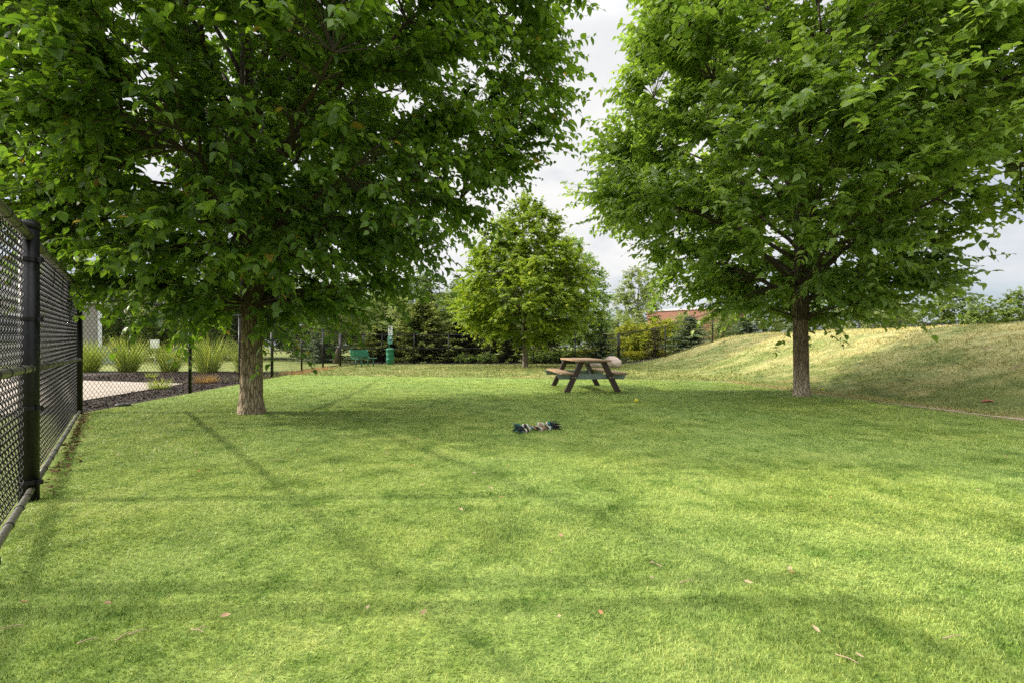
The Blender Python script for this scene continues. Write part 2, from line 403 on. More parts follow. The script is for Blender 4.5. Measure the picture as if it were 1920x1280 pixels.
flat('mulch_bed', [(-6.86, 7.3), (-7.35, 10.3), (-8.15, 15.45), (-8.6, 18.4), (-12, 19.3), (-17, 19.6), (-24, 20.8), (-34, 23), (-34, 6), (-12, 5.2), (-9, 6)], .006, M['mulch'])
flat('concrete_path', [(-9.2, 12.75), (-13.1, 13.9), (-26, 16.8), (-26, 2.5), (-7.5, 2.2), (-7.0, 4.5), (-8.15, 8.4)], .03, M['concrete'], .05)
MB2 = []
def backbed(x, y): return gz(x, y)+.012
o = sheet('planting_bed', np.arange(-10.5, 21, .5), np.arange(27.75, 33.4, .35), M['mulch'], backbed); struct(o)

# blades -------------------------------------------------------------
def strips(P, az, L, lean, bend, w, seg, tint=None, mb=None):
    """grass blades: seg segments ending in a point"""
    n = len(P); az = np.broadcast_to(az, n); L = np.broadcast_to(L, n); w = np.broadcast_to(w, n)
    h = np.stack([np.cos(az), np.sin(az), 0*az], -1); sd = np.stack([-np.sin(az), np.cos(az), 0*az], -1)
    tw = RNG.normal(0, .5, n)[:, None]; sd = nrm(sd*np.cos(tw)+h*np.sin(tw))
    pts = [np.array(P, float)]; cur = pts[0].copy()
    for k in range(seg):
        th = lean+bend*(k+.5)/seg
        cur = cur+(L/seg)[:, None]*(h*np.sin(th)[:, None]+np.array([0, 0, 1.])*np.cos(th)[:, None]); pts.append(cur)
    vs = []
    for k in range(seg):
        ww = (w*(1-.55*k/seg)/2)[:, None]
        vs += [pts[k]-sd*ww, pts[k]+sd*ww]
    vs.append(pts[seg]); m = 2*seg+1
    V = np.stack(vs, 1).reshape(-1, 3); b = (np.arange(n)*m)[:, None]
    fs = []
    for k in range(seg-1): fs.append(b+np.array([[2*k, 2*k+1, 2*k+3, 2*k+2]]))
    fs.append(b+np.array([[2*seg-2, 2*seg-1, 2*seg]]))
    t = np.repeat(np.broadcast_to(tint, n), m) if tint is not None else None
    (mb or MB()).add(V, fs, t)
def scatter(x0, x1, y0, y1, dens):
    n = int((x1-x0)*(y1-y0)*dens)
    return RNG.uniform(x0, x1, n), RNG.uniform(y0, y1, n)
m = MB()
for y0, y1, dens, w, L in ((.75, 1.9, 26000, .0030, .021), (1.9, 3.0, 17000, .0036, .021), (3.0, 4.5, 8500, .0046, .024), (4.5, 6.5, 4000, .0066, .027), (6.5, 9.5, 1900, .0095, .03), (9.5, 17, 700, .015, .032)):
    e = 1.17*y1+1.5
    x, y = scatter(max(-e, -8.5), min(e, 7.7), y0, y1, dens)
    k = inpoly(x, y, TURF) & (np.abs(x) < 1.17*y+1.5); x, y = x[k], y[k]; n = len(x)
    q = np.stack([x, y, x*0], -1)
    a0 = 6*PI*(fbm(q*.42+5, 2)-.5)+.6*(vnoise(q*6)-.5)             # nap direction drifts over the turf
    flat_ = fbm(q*1.2+40, 3)
    az = a0+RNG.normal(0, 1.7, n)
    lean = np.clip(.55+.9*(flat_-.45)+RNG.normal(0, .25, n), .02, 1.3)
    ti = np.clip(RNG.beta(1.4, 1.5, n)*.85+.4*(fbm(q*7+9, 2)-.5)+.1+.12*(RNG.random(n) < .05), 0, 1)
    strips(np.stack([x, y, x*0+.006], -1), az, L*RNG.uniform(.7, 1.25, n), lean, RNG.uniform(.1, .8, n), w*RNG.uniform(.8, 1.3, n), 2 if y1 <= 3 else 1, ti, m)
struct(m.build('turf_grass', M['blade'], attr=True), 'stuff', 'short artificial grass blades of the play turf', 'grass')
m = MB()
for x0, x1, y0, y1, dens, w, L in ((6.3, 12, 4.5, 9, 1500, .008, .06), (9, 16, 9, 14, 700, .013, .07), (6, 9, 9, 14, 1000, .011, .06), (6, 22, 14, 28.2, 330, .022, .085), (-9.3, 6.2, 13.8, 27.4, 420, .02, .07), (12, 16, 5, 9, 600, .012, .07), (16, 22, 9, 14, 300, .018, .08)):
    x, y = scatter(x0, x1, y0, y1, dens)
    k = ~inpoly(x, y, TURF); x, y = x[k], y[k]; n = len(x); q = np.stack([x, y, x*0], -1)
    cl = fbm(q*2.2, 3); k = RNG.random(n) < sstep(.28, .5, cl)+.15; x, y, q, cl = x[k], y[k], q[k], cl[k]; n = len(x)
    dirt = fbm(q*1.1+np.array([3, 50, 2]), 3)
    Ls = L*RNG.uniform(.4, 1.2, n)*(.45+cl)
    strips(np.stack([x, y, gz(x, y)-.003], -1), RNG.uniform(0, 2*PI, n), Ls, np.abs(RNG.normal(.4, .35, n)), RNG.uniform(.2, 1, n), w*RNG.uniform(.7, 1.3, n), 1, np.clip(RNG.beta(2, 2, n)+.5*(cl-.5), 0, 1), m)
struct(m.build('lawn_grass', M['lawnblade'], attr=True), 'stuff', 'dry patchy lawn grass on the hill and the strip behind the turf', 'grass')
m = MB()
# longer dry fringe along the turf's right edge
for a, b in (((6.35, 13.85), (6.75, 10.5)), ((6.75, 10.5), (7.2, 6.4)), ((7.2, 6.4), (7.55, 2.5))):
    n = 1900; t = RNG.random(n); x = a[0]+(b[0]-a[0])*t+np.abs(RNG.normal(.05, .16, n)); y = a[1]+(b[1]-a[1])*t
    strips(np.stack([x, y, gz(x, y)], -1), RNG.uniform(0, 2*PI, n), RNG.uniform(.03, .10, n), np.abs(RNG.normal(.6, .35, n)), RNG.uniform(.2, 1, n), RNG.uniform(.006, .012, n), 1, RNG.uniform(.4, 1, n), m)
struct(m.build('dry_grass_fringe', M['straw'], attr=True), 'stuff', 'straw coloured dry grass along the edge between the turf and the hill', 'dry grass')
m = MB()
n = 1500; t = RNG.random(n); x = -8.75-.45*t+RNG.normal(0, .12, n)+.6*RNG.random(n); y = 16.9+5.2*t
strips(np.stack([x, y, x*0], -1), RNG.uniform(0, 2*PI, n), RNG.uniform(.08, .22, n), np.abs(RNG.normal(.5, .4, n)), RNG.uniform(.3, 1, n), RNG.uniform(.012, .022, n), 1, RNG.random(n), m)
struct(m.build('dead_grass', M['drygrass'], attr=True), 'stuff', 'rust coloured dead grass along the foot of the side fence', 'dead grass')

# mulch chips & litter: small folded flakes
L4 = np.array([[0, 0, 0], [.45, .36, .06], [1, 0, -.08], [.45, -.36, .06]]); F4 = [np.array([[0, 1, 2], [0, 2, 3]])]
L11 = np.array([[0, 0, 0], [.16, .25, .05], [.16, 0, -.02], [.16, -.25, .05], [.42, .36, .05], [.42, 0, -.05], [.42, -.36, .05], [.74, .23, -.02], [.74, 0, -.10], [.74, -.23, -.02], [1.02, 0, -.22]])
F11 = [np.array([[0, 2, 1], [0, 3, 2], [7, 8, 10], [8, 9, 10]]), np.array([[1, 2, 5, 4], [2, 3, 6, 5], [4, 5, 8, 7], [5, 6, 9, 8]])]
def put_leaves(mb, P, D, Nn, s, tint, T, F, wid=1.0, curl=False):
    D = nrm(D); W = nrm(np.cross(Nn, D)); Z = np.cross(D, W); n = len(P)
    s = np.broadcast_to(s, n)[:, None, None]; wid = np.broadcast_to(wid, n)[:, None, None]
    V = P[:, None]+s*(T[None, :, 0:1]*D[:, None]+wid*T[None, :, 1:2]*W[:, None]+T[None, :, 2:3]*(RNG.uniform(.1, 2.6, n)[:, None, None] if curl else 1)*Z[:, None])
    b = (np.arange(n)*len(T))[:, None, None]
    mb.add(V, [(b+f[None]).reshape(-1, f.shape[1]) for f in F], np.repeat(np.broadcast_to(tint, n), len(T)))
def flakes(x, y, z, s, mat, name, kind, label, cat, tb=(2, 3)):
    n = len(x); m = MB()
    put_leaves(m, np.stack([x, y, z+RNG.uniform(0, .025, n)], -1), nrm(RNG.normal(0, 1, (n, 3))*np.array([1, 1, .3])), nrm(RNG.normal(0, .45, (n, 3))+np.array([0, 0, 1.])), s, RNG.beta(*tb, n), L4, F4, RNG.uniform(.4, 1.1, n))
    return struct(m.build(name, mat, attr=True), kind, label, cat)
x, y = scatter(-15, -6.8, 7.2, 19.2, 330)
PATHP = [(-9.2, 12.75), (-13.1, 13.9), (-26, 16.8), (-26, 2.5), (-7.5, 2.2), (-7.0, 4.5), (-8.15, 8.4)]
k = ~inpoly(x, y, PATHP) & (x < -6.83-.1443*(y-7.17)-.05) & ~inpoly(x, y, TURF); x, y = x[k], y[k]
flakes(x, y, x*0+.01, RNG.uniform(.025, .07, len(x)), M['chip'], 'bark_mulch', 'stuff', 'dark bark chips of the mulch bed behind the side fence', 'mulch')
n = 430; t = RNG.random(n)**.8; yy = 3.1+4.1*t; xx = fl(yy)+.07+np.abs(RNG.normal(0, .075, n))
flakes(xx, yy, xx*0+.01, RNG.uniform(.02, .055, n), M['litter'], 'leaf_litter', 'stuff', 'brown dead leaf litter gathered along the foot of the near fence', 'leaf litter', (2, 2))

# ------------------------------------------------------------------ trees
def bez(a, b, c, n):
    t = np.linspace(0, 1, n)[:, None]; return (1-t)**2*a+2*t*(1-t)*b+t*t*c
def grow(seed, prof, trunk_r, fork, n1=22, n2=420, tw=7, lv=14, leaf=.14, T=L11, F=F11, twig_len=.75, azf=None, outbias=.38, droop=.35, trunk_pts=None, top=None, wid=1.0, twig_tubes=True, tip_tint=.25, wobble=.12, noise_amp=.24, sides=10, lift=.05, jit=.55):
    rng = np.random.default_rng(seed)
    prof = np.array(prof, float); zs, Rs = prof[:, 0], prof[:, 1]
    zt = zs[-1] if top is None else top
    def Rf(z, az):
        r = np.interp(z, zs, Rs)
        q = np.stack([np.cos(az)*1.6, np.sin(az)*1.6, z*.75], -1)
        r = r*(1-noise_amp/2+noise_amp*fbm(q+seed, 2)*1.0)
        if azf is not None: r = r*azf(az)
        return r
    br = MB(); cr = MB()
    # trunk spine above fork
    tz = np.linspace(fork*.85, zt*.86, 12)
    ph = rng.uniform(0, 6)
    spine = np.stack([wobble*np.sin(tz*.8+ph)*(tz-tz[0])/zt*2, wobble*np.cos(tz*.7+ph)*(tz-tz[0])/zt*2, tz], -1)
    tr = trunk_r*.84*(1-(tz-tz[0])/(zt*.88-tz[0]))**1.0+.012
    br.tube(spine, tr, sides)
    skp = [spine]; skr = [tr]
    for i in range(n1):
        u = (i+.5)/n1
        z0 = fork+(zt*.55-fork)*u**1.35; az = i*2.39996+rng.normal(0, .25)
        zz = fork+(zt*.9-fork)*(.10+.88*u)+rng.uniform(-.1, .5)
        R = float(Rf(np.array(zz), np.array(az)))*.82
        p0 = np.array([np.interp(z0, tz, spine[:, 0]), np.interp(z0, tz, spine[:, 1]), z0])
        p2 = np.array([R*math.cos(az), R*math.sin(az), max(zz, z0+.1)])
        d = p2-p0; p1 = p0+d*.45+np.array([0, 0, 1])*np.linalg.norm(d)*(.20-.14*u)
        P = bez(p0, p1, p2, 10)+np.concatenate([np.zeros((2, 3)), rng.normal(0, .035, (8, 3))])
        r0 = trunk_r*(.34-.16*u); rr = np.linspace(r0, .012, 10)
        br.tube(P, rr, 7); skp.append(P[1:]); skr.append(rr[1:])
    SP = np.concatenate(skp); SR = np.concatenate(skr)
    # second-order branch targets fill the crown
    zc = np.linspace(zs[0], zs[-1], 200); wgt = np.interp(zc, zs, Rs)**1.6+.05
    z = rng.choice(zc, n2, p=wgt/wgt.sum())+rng.normal(0, .05, n2); az = rng.uniform(-PI, PI, n2)
    r = Rf(z, az)*np.clip(rng.random(n2)**outbias, .12, .95)
    TG = np.stack([r*np.cos(az), r*np.sin(az), z], -1)
    starts = []; dirs = []; outf = []
    for k in range(n2):
        d = SP-TG[k]; cost = np.linalg.norm(d, axis=1)+.7*np.maximum(0, d[:, 2]+.1)
        j = int(np.argmin(cost)); a = SP[j]; b = TG[k]; L = np.linalg.norm(b-a)
        c = (a+b)/2+np.array([0, 0, .12*L])+rng.normal(0, .05*L, 3)
        P = bez(a, c, b, 6); br.tube(P, np.linspace(min(SR[j]*.7, .02+.006*L), .006, 6), 5, False)
        out = nrm(np.array([b[0], b[1], .25*(b[2]-zs.mean())])); fwd = nrm(b-P[3])
        nt_ = tw if L < 1.2 else tw+2
        for q in range(nt_):
            t = 1 if q == 0 else rng.uniform(.45, 1); ii = t*5; i0 = min(int(ii), 4); s = P[i0]+(P[i0+1]-P[i0])*(ii-i0)
            starts.append(s); dirs.append(out*.7+fwd*.55+rng.normal(0, jit, 3)+np.array([0, 0, lift])); outf.append(r[k]/max(.3, float(np.interp(z[k], zs, Rs))))
    st = np.array(starts); di = nrm(np.array(dirs)); of = np.array(outf); nT = len(st)
    tl = twig_len*rng.uniform(.55, 1.2, nT)
    if twig_tubes:
        tt = np.linspace(0, 1, 4)
        for k in range(nT):
            P = st[k]+di[k]*tl[k]*tt[:, None]; P[:, 2] -= droop*.5*tl[k]*tt**2
            br.tube(P, np.linspace(.006, .002, 4), 3, False)
    t = (np.arange(lv)+.6)/lv
    t = np.clip(t[None]+rng.normal(0, .03, (nT, lv)), .05, 1.02)
    P = st[:, None]+di[:, None]*(tl[:, None]*t)[..., None]; P[..., 2] -= droop*.5*tl[:, None]*t**2
    lat = nrm(np.cross(di, np.array([0, 0, 1.])+rng.normal(0, .25, (nT, 3))))
    sg = np.where(np.arange(lv) % 2 == 0, 1., -1.)[None, :, None]
    D = .55*di[:, None]+sg*.8*lat[:, None]+np.array([0, 0, -droop])+rng.normal(0, .28, (nT, lv, 3))
    Nn = np.array([0, 0, 1.])+.25*nrm(st*np.array([1, 1, 0]))[:, None]+rng.normal(0, .42, (nT, lv, 3))
    s = leaf*rng.uniform(.5, 1.32, (nT, lv))*(1.1-.35*t)
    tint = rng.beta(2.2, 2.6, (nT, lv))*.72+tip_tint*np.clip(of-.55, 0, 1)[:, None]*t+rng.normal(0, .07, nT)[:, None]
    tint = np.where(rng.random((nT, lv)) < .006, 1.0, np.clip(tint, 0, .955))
    put_leaves(cr, P.reshape(-1, 3), D.reshape(-1, 3), Nn.reshape(-1, 3), s.ravel(), tint.ravel(), T, F, wid*rng.uniform(.78, 1.15, nT*lv), True)
    return br, cr

def trunk_mesh(r0, r1, h, flare, seed, ridge=.012, nz=90, na=72, lean=(0, 0)):
    z = np.linspace(-.06, h, nz); a = np.arange(na)*2*PI/na
    Z, A = np.meshgrid(z, a, indexing='ij')
    u = np.clip(Z/h, 0, 1)
    R = r0+(r1-r0)*u**.8+flare*np.exp(-np.maximum(Z, 0)/.14)
    R = R*(1+.055*np.cos(3*A+seed)+.03*np.cos(5*A+2*seed+Z*1.2))
    R = R+flare*.7*np.exp(-np.maximum(Z, 0)/.16)*np.cos(5*A+seed*2)*.6
    q = np.stack([np.cos(A)*5.5, np.sin(A)*5.5, Z*1.1], -1)
    rd = np.abs(fbm(q*1.6+seed, 3)-.5)*2
    R = R+ridge*(sstep(.0, .28, rd)-.7)+ridge*.8*(fbm(q*4+seed, 3)-.5)
    V = np.stack([R*np.cos(A)+lean[0]*u, R*np.sin(A)+lean[1]*u, Z], -1)
    i = np.arange(nz-1)[:, None]; j = np.arange(na)[None]
    f = np.stack([i*na+j, i*na+(j+1) % na, (i+1)*na+(j+1) % na, (i+1)*na+j], -1).reshape(-1, 4)
    return MB().add(V, [f])

# left elm
CAMDIR = math.atan2(-7.17, 4.1)
def az_l(az):
    c, q = np.cos(az), np.sin(az)
    return 1/np.sqrt(c*c+(q/np.where(q < 0, .70, .68))**2)
t = thing('elm_tree', 'dark leafy elm with thick pale footed trunk beside the left corner fence', 'tree', (-4.1, 7.17, 0))
trunk_mesh(.163, .142, 2.15, .042, 1.0, .013).build('trunk', M['bark_a'], t, True)
br, cr = grow(3, [(1.4, .5), (1.65, 1.5), (2.1, 2.7), (2.7, 3.7), (3.4, 4.05), (4.0, 4.65), (4.6, 4.95), (5.6, 5.05), (7, 4.75), (8.4, 3.6), (9.6, 1.6), (10.1, .3)], .19, 2.0, n1=28, n2=850, tw=9, lv=15, leaf=.132, azf=az_l, wobble=.1, sides=16, noise_amp=.5, twig_len=.9, lift=.22, jit=.45)
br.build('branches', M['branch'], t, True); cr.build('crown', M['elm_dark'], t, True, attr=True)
# right elm
t = thing('elm_tree', 'bright green elm with straight trunk at the turf edge before the grassy hill', 'tree', (6.2, 9.74, 0))
trunk_mesh(.148, .135, 2.15, .024, 4.0, .008, lean=(-.03, 0)).build('trunk', M['bark_b'], t, True)
br, cr = grow(8, [(1.6, .4), (1.8, 1.4), (2.2, 2.3), (2.7, 2.8), (3.3, 3.3), (4.0, 3.8), (4.8, 4.1), (6, 4.0), (7.3, 3.6), (8.5, 2.7), (9.7, 1.5), (10.5, .3)], .165, 1.9, n1=28, n2=700, tw=9, lv=15, leaf=.15, droop=.22, azf=lambda az: 1-.12*np.exp(-az**2/.35), tip_tint=.5, sides=16, noise_amp=.62, twig_len=.95, lift=.42, jit=.42)
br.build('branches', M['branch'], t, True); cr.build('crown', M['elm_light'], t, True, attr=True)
# the maple beyond the table and a taller one behind it
M5 = np.array([[0, 0, 0], [.12, .34, .03], [.42, .5, -.03], [.55, .2, .02], [1, 0, -.12], [.55, -.2, .02], [.42, -.5, -.03], [.12, -.34, .03]])
FM5 = [np.array([[0, 1, 2, 3], [0, 5, 6, 7]]), np.array([[0, 3, 4], [0, 4, 5]])]
t = thing('maple_tree', 'round yellow green maple with a short trunk on the lawn behind the picnic table', 'tree', (.69, 23.6, 0))
trunk_mesh(.15, .12, 1.9, .03, 2.0, .008, 50, 40).build('trunk', M['bark_far'], t, True)
br, cr = grow(21, [(1.4, .8), (1.7, 2.2), (2.2, 3.1), (3.0, 3.6), (3.9, 3.65), (4.9, 3.2), (6.0, 2.6), (7.0, 2.05), (7.8, 1.5), (8.4, .75), (8.7, .2)], .13, 1.6, n1=20, n2=480, tw=8, lv=9, leaf=.19, T=M5, F=FM5, twig_len=.75, tip_tint=.5, twig_tubes=False, noise_amp=.7, lift=.25)
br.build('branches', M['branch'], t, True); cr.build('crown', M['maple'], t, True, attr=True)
t = thing('maple_tree', 'darker narrow maple peeking out behind the right side of the yellow green maple', 'tree', (4.1, 30.0, 0))
trunk_mesh(.13, .1, 1.9, .02, 2.6, .008, 40, 32).build('trunk', M['bark_far'], t, True)
br, cr = grow(33, [(1.4, 1.2), (2.3, 2.2), (4, 2.3), (5.6, 1.9), (6.9, 1.2), (8.3, .2)], .11, 1.7, n1=14, n2=260, tw=6, lv=7, leaf=.21, T=M5, F=FM5, twig_len=.7, tip_tint=.2, twig_tubes=False, noise_amp=.5)
br.build('branches', M['branch'], t, True); cr.build('crown', M['elm_light'], t, True, attr=True)

# far trees: a few grown kinds, copied
def far_tree(seed, prof, mat, name, label, loc, group=None, leaf=.3, n2=240, tw=6, lv=6, noise_amp=.5, fork=1.4, tr=.14, twl=.8, wid=1.1, outbias=.4):
    t = thing(name, label, 'tree', loc, 0, group)
    MB().tube([(0, 0, -.1), (.03, 0, fork*.5), (0, .02, fork*1.05)], [tr*1.2, tr, tr*.85], 10).build('trunk', M['bark_far'], t, True)
    br, cr = grow(seed, prof, tr, fork, n1=14, n2=n2, tw=tw, lv=lv, leaf=leaf, T=L4, F=F4, twig_len=twl, twig_tubes=False, noise_amp=noise_amp, wid=wid, outbias=outbias, sides=6)
    br.build('branches', M['branch'], t, True); cr.build('crown', mat, t, True, attr=True)
    return t
GR = 'trees beyond the fences'
roundp = [(.5, 1.2), (1.2, 2.6), (2.5, 3.4), (4, 3.5), (5.5, 2.8), (6.8, 1.6), (7.4, .3)]
bushy = far_tree(41, roundp, M['far_green'], 'bushy_tree', 'bushy green tree at the left end of the far trees, behind the grey house', (-34, 42, 0), GR)
dark = far_tree(43, roundp, M['far_dark'], 'dark_tree', 'dark tree behind the small white sign beyond the left fence', (-23.5, 39, 0), GR, leaf=.26)
pale = far_tree(47, [(.8, 1.2), (1.6, 2.3), (3, 3.1), (4.5, 3.0), (5.8, 2.1), (6.8, .8), (7, .2)], M['far_pale'], 'airy_tree', 'pale airy tree behind the hilltop fence, nearest to the right elm trunk', (30.5, 47, -.3), GR, leaf=.24, n2=170, noise_amp=.8)
for (k, x, y, z, s, rz, lb) in (
    (bushy, -28.5, 45, 0, 1.05, 1, 'bushy green tree above the first clump of ornamental grass'),
    (bushy, -39, 40, 0, 1.3, 2.3, 'large bushy tree behind the grey house roof at the left'),
    (bushy, -24.8, 36, 0, 1.12, 5.1, 'bushy green tree between the grey house and the small white sign'),
    (dark, -29.5, 38, 0, 1.0, 2, 'dark tree just right of the grey house'),
    (bushy, -19.5, 44, 0, 1.1, 3, 'tall bushy tree above the gap between the second and third grass clumps'),
    (dark, -17, 38, 0, .85, 4, 'dark tree behind the third and fourth grass clumps'),
    (bushy, -14.2, 46, 0, 1.15, 5, 'bushy tree seen just left of the dark elm trunk'),
    (pale, -12.5, 37, 0, .8, .6, 'light green tree seen just right of the dark elm trunk, above the side fence'),
    (bushy, -9.5, 42, 0, 1.05, 2.2, 'bushy tree over the gate at the back of the side fence'),
    (dark, -6.5, 40, 0, 1.05, .4, 'dark tree rising above the pet waste station'),
    (bushy, -1.8, 41, 0, 1.0, 4.1, 'green tree rising behind the left side of the yellow green maple'),
    (pale, -7.6, 35.2, 0, .72, 2.9, 'light green tree just behind the dark pine by the pet waste station'),
    (bushy, -4.2, 35.5, 0, .78, 3.7, 'rounded green tree behind the pines, between pet waste station and yellow green maple'),
    (dark, 1.5, 38, 0, .7, 5.4, 'dark tree hidden low behind the maple trunk'),
    (pale, 33.8, 43, -.3, .95, 1.9, 'pale airy tree over the hill, second to the right of the right elm trunk'),
    (pale, 37.3, 46, -.3, 1.02, 4.0, 'yellowish airy tree over the hill, just left of the dense right edge trees'),
    (bushy, 44.5, 46, -.3, 1.0, 2.7, 'dense green tree at the far right edge above the hill'),
    (bushy, 49.5, 44, -.3, .92, .2, 'dense green tree cut off by the right photo edge above the hill'),
    (bushy, 24.5, 47, 0, .85, 1.2, 'green tree behind the blue green spruces, left of the right elm trunk'),
    (pale, 20, 44, 0, .7, 5, 'low light green tree behind the middle spruce on the hill fence'),
    ):
    dup(k, (x, y, z), rz, lb, s)
far_tree(53, [(1.8, .8), (3, 1.8), (5, 2.6), (7.5, 2.9), (9.2, 2.3), (10.3, 1.2), (10.9, .3)], M['far_pale'], 'poplar_tree', 'tall pale poplar standing alone to the left of the brick building', (15.3, 55, 0), leaf=.3, n2=200, noise_amp=.75, tr=.2, fork=2, outbias=.5)
GS = 'golden shrubs behind the hill fence'
gold = far_tree(59, [(.2, 1.0), (.8, 1.7), (1.8, 1.9), (2.6, 1.4), (3.3, .4)], M['gold'], 'golden_shrub', 'bright golden yellow shrub in front of the brick building', (12.6, 39, 0), GS, leaf=.22, n2=150, noise_amp=.7, fork=.5, tr=.06, twl=.6)
gold['category'] = 'shrub'
for x, y, s, rz, lb in ((10.3, 40, .95, 2, 'golden yellow shrub left of the brick building, right of the dark spruce'), (14.6, 40.5, 1.0, 4, 'golden yellow shrub at the right end of the golden row')):
    dup(gold, (x, y, 0), rz, lb, s)
lime = far_tree(61, [(.2, 1.2), (1, 2.1), (2.2, 2.3), (3.3, 1.6), (4.2, .4)], M['far_pale'], 'lime_shrub', 'tall lime green shrub below the pale poplar', (10.9, 44, 0), None, leaf=.24, n2=170, noise_amp=.6, fork=.6, tr=.07); lime['category'] = 'shrub'
dup(lime, (8.6, 47, 0), 2.0, 'lime green shrub between the maple and the pale poplar', 1.05)
dup(lime, (18.5, 50, 0), 3.0, 'lime green shrub just right of the brick wall end', 1.1)
low = far_tree(67, [(.05, .5), (.3, .8), (.6, .7), (.9, .25)], M['far_green'], 'low_shrub', 'low leafy green shrub at the fence foot right of the maple trunk', (2.5, 29.2, 0), None, leaf=.14, n2=90, fork=.1, tr=.02, twl=.3); low['category'] = 'shrub'
for x, y, s, rz, lb in ((1.6, 29, .9, 1, 'low leafy shrub just right of the maple trunk at the fence'), (3.6, 29.2, 1.0, 3, 'low leafy shrub at the fence behind the left end of the picnic table'), (-3.0, 29, .7, 2, 'low yellowish shrub at the foot of the dark pines, left of the maple'), (-1.6, 29.1, .75, 5, 'low shrub at the fence just left of the maple trunk')):
    dup(low, (x, y, 0), rz, lb, s)

# hedge
m = MB(); n = 6000
P = np.stack([RNG.uniform(-2.1, 2.1, n), RNG.normal(0, .42, n).clip(-.7, .7), .85*RNG.random(n)**.6], -1)
P[:, 2] *= .8+.25*vnoise(P*1.3)
put_leaves(m, P, RNG.normal(0, 1, (n, 3)), nrm(RNG.normal(0, .6, (n, 3))+np.array([0, 0, 1])), RNG.uniform(.06, .13, n), np.clip(P[:, 2]+RNG.normal(0, .15, n), 0, 1), L4, F4)
h = m.build('hedge', M['gold'], None, True, loc=(9.2, 30.6, .0), attr=True); h.rotation_euler[2] = .1
tag(h, 'low clipped yellow topped hedge behind the sloping fence, right of the boulder', 'hedge')
h2 = h.copy(); COL.objects.link(h2); h2.location = (4.8, 31.4, 0); h2['label'] = 'low clipped hedge behind the back fence, left of the boulder'; h2.scale = (.8, .9, 1.05)

# conifers
def conifer(seed, Hh, Rb, mat, name, label, loc, group=None, step=.2, nb=10, droop=.25, needle=.2, pw=.85, base=.12):
    rng = np.random.default_rng(seed)
    t = thing(name, label, 'tree', loc, 0, group)
    MB().tube([(0, 0, -.1), (0, 0, Hh*.5), (0, 0, Hh)], [.1, .06, .01], 8).build('trunk', M['bark_far'], t, True)
    m = MB(); bm = MB(); z = base
    PP = []; DD = []; TT = []; SS = []
    while z < Hh*.99:
        nbk = max(4, int(nb*(1-.5*z/Hh)))
        a0 = rng.uniform(0, 6)
        for b in range(nbk):
            az = a0+b*2*PI/nbk+rng.normal(0, .2)
            L = Rb*(1-z/Hh)**pw*rng.uniform(.65, 1.12)+.08
            d = np.array([math.cos(az), math.sin(az), 0]); k = max(3, int(L/.09))
            u = np.linspace(.12, 1, k)
            sp = d*L*u[:, None]; sp[:, 2] = z+rng.normal(0, .06)-droop*L*u+droop*.75*L*u**2.5
            bm.tube(sp[[0, k//2, k-1]], [.014, .01, .004], 3, False)
            lat = np.array([-d[1], d[0], 0])
            for sgn in (-1, 1):
                for r in range(2):
                    PP.append(sp+rng.normal(0, .025, sp.shape)); DD.append(d*.75+sgn*lat*rng.uniform(.4, .9)+np.array([0, 0, -.12])+rng.normal(0, .22, sp.shape))
                    TT.append(np.clip(.25+.55*u+rng.normal(0, .12, k), 0, 1)); SS.append(needle*(1.15-.5*u)*rng.uniform(.8, 1.3, k))
        z += step*(1-.45*z/Hh)*rng.uniform(.8, 1.2)
    P = np.concatenate(PP); n = len(P)
    put_leaves(m, P, np.concatenate(DD), nrm(np.array([0, 0, 1.])+rng.normal(0, .35, (n, 3))), np.concatenate(SS), np.concatenate(TT), L4, F4, .5)
    bm.build('branches', M['branch'], t, True); m.build('crown', mat, t, True, attr=True)
    return t
G2 = 'conifers beyond the fences'
sp = conifer(71, 3.3, 1.75, M['spruce'], 'spruce_tree', 'blue green spruce behind the fence corner next to maple and boulder', (5.9, 30.2, 0), G2)
for x, y, z, s, rz, lb in ((11.7, 29.9, .0, (1.55, 1.5, .93), 1, 'blue green spruce behind the sloping fence, first right of the brownish spruce'), (15.6, 30.2, .2, (1.55, 1.5, .86), 2.4, 'broad blue green spruce behind the sloping fence, second right of the brownish spruce'), (20.0, 32, .2, .95, 4, 'blue green spruce behind the hill crest, left of the right elm trunk'), (-12.6, 30.5, 0, (1.35, 1.3, .85), 5, 'low broad spruce on the lawn beyond the side fence, left of the gate')):
    dup(sp, (x, y, z), rz, lb, s)
conifer(73, 2.4, 1.0, M['olive'], 'spruce_tree', 'sparse brownish spruce in the mulch bed behind the sloping fence', (9.4, 29.9, 0), G2, nb=7, step=.24)
pn = conifer(79, 4.3, 2.4, M['pine'], 'pine_tree', 'dark pine behind the back fence just right of the pet waste station', (-6.2, 31.2, 0), G2, step=.27, nb=10, droop=.5, needle=.36, pw=.4)
for x, y, s, rz, lb in ((-3.4, 31.6, (1.15, 1.15, .72), 2, 'dark pine behind the back fence, left side of the maple crown'), (-9.0, 32.5, (1.1, 1.1, .62), 3.3, 'dark pine behind the green bench and the pet waste station'), (-.4, 31.2, .8, 1, 'dark pine low behind the maple trunk'), (2.5, 32.2, .75, 5, 'dark pine behind the fence right of the maple trunk'), (-14.5, 34.5, (1, 1, .7), 4.4, 'dark pine above the low broad spruce beyond the side fence')):
    dup(pn, (x, y, 0), rz, lb, s)
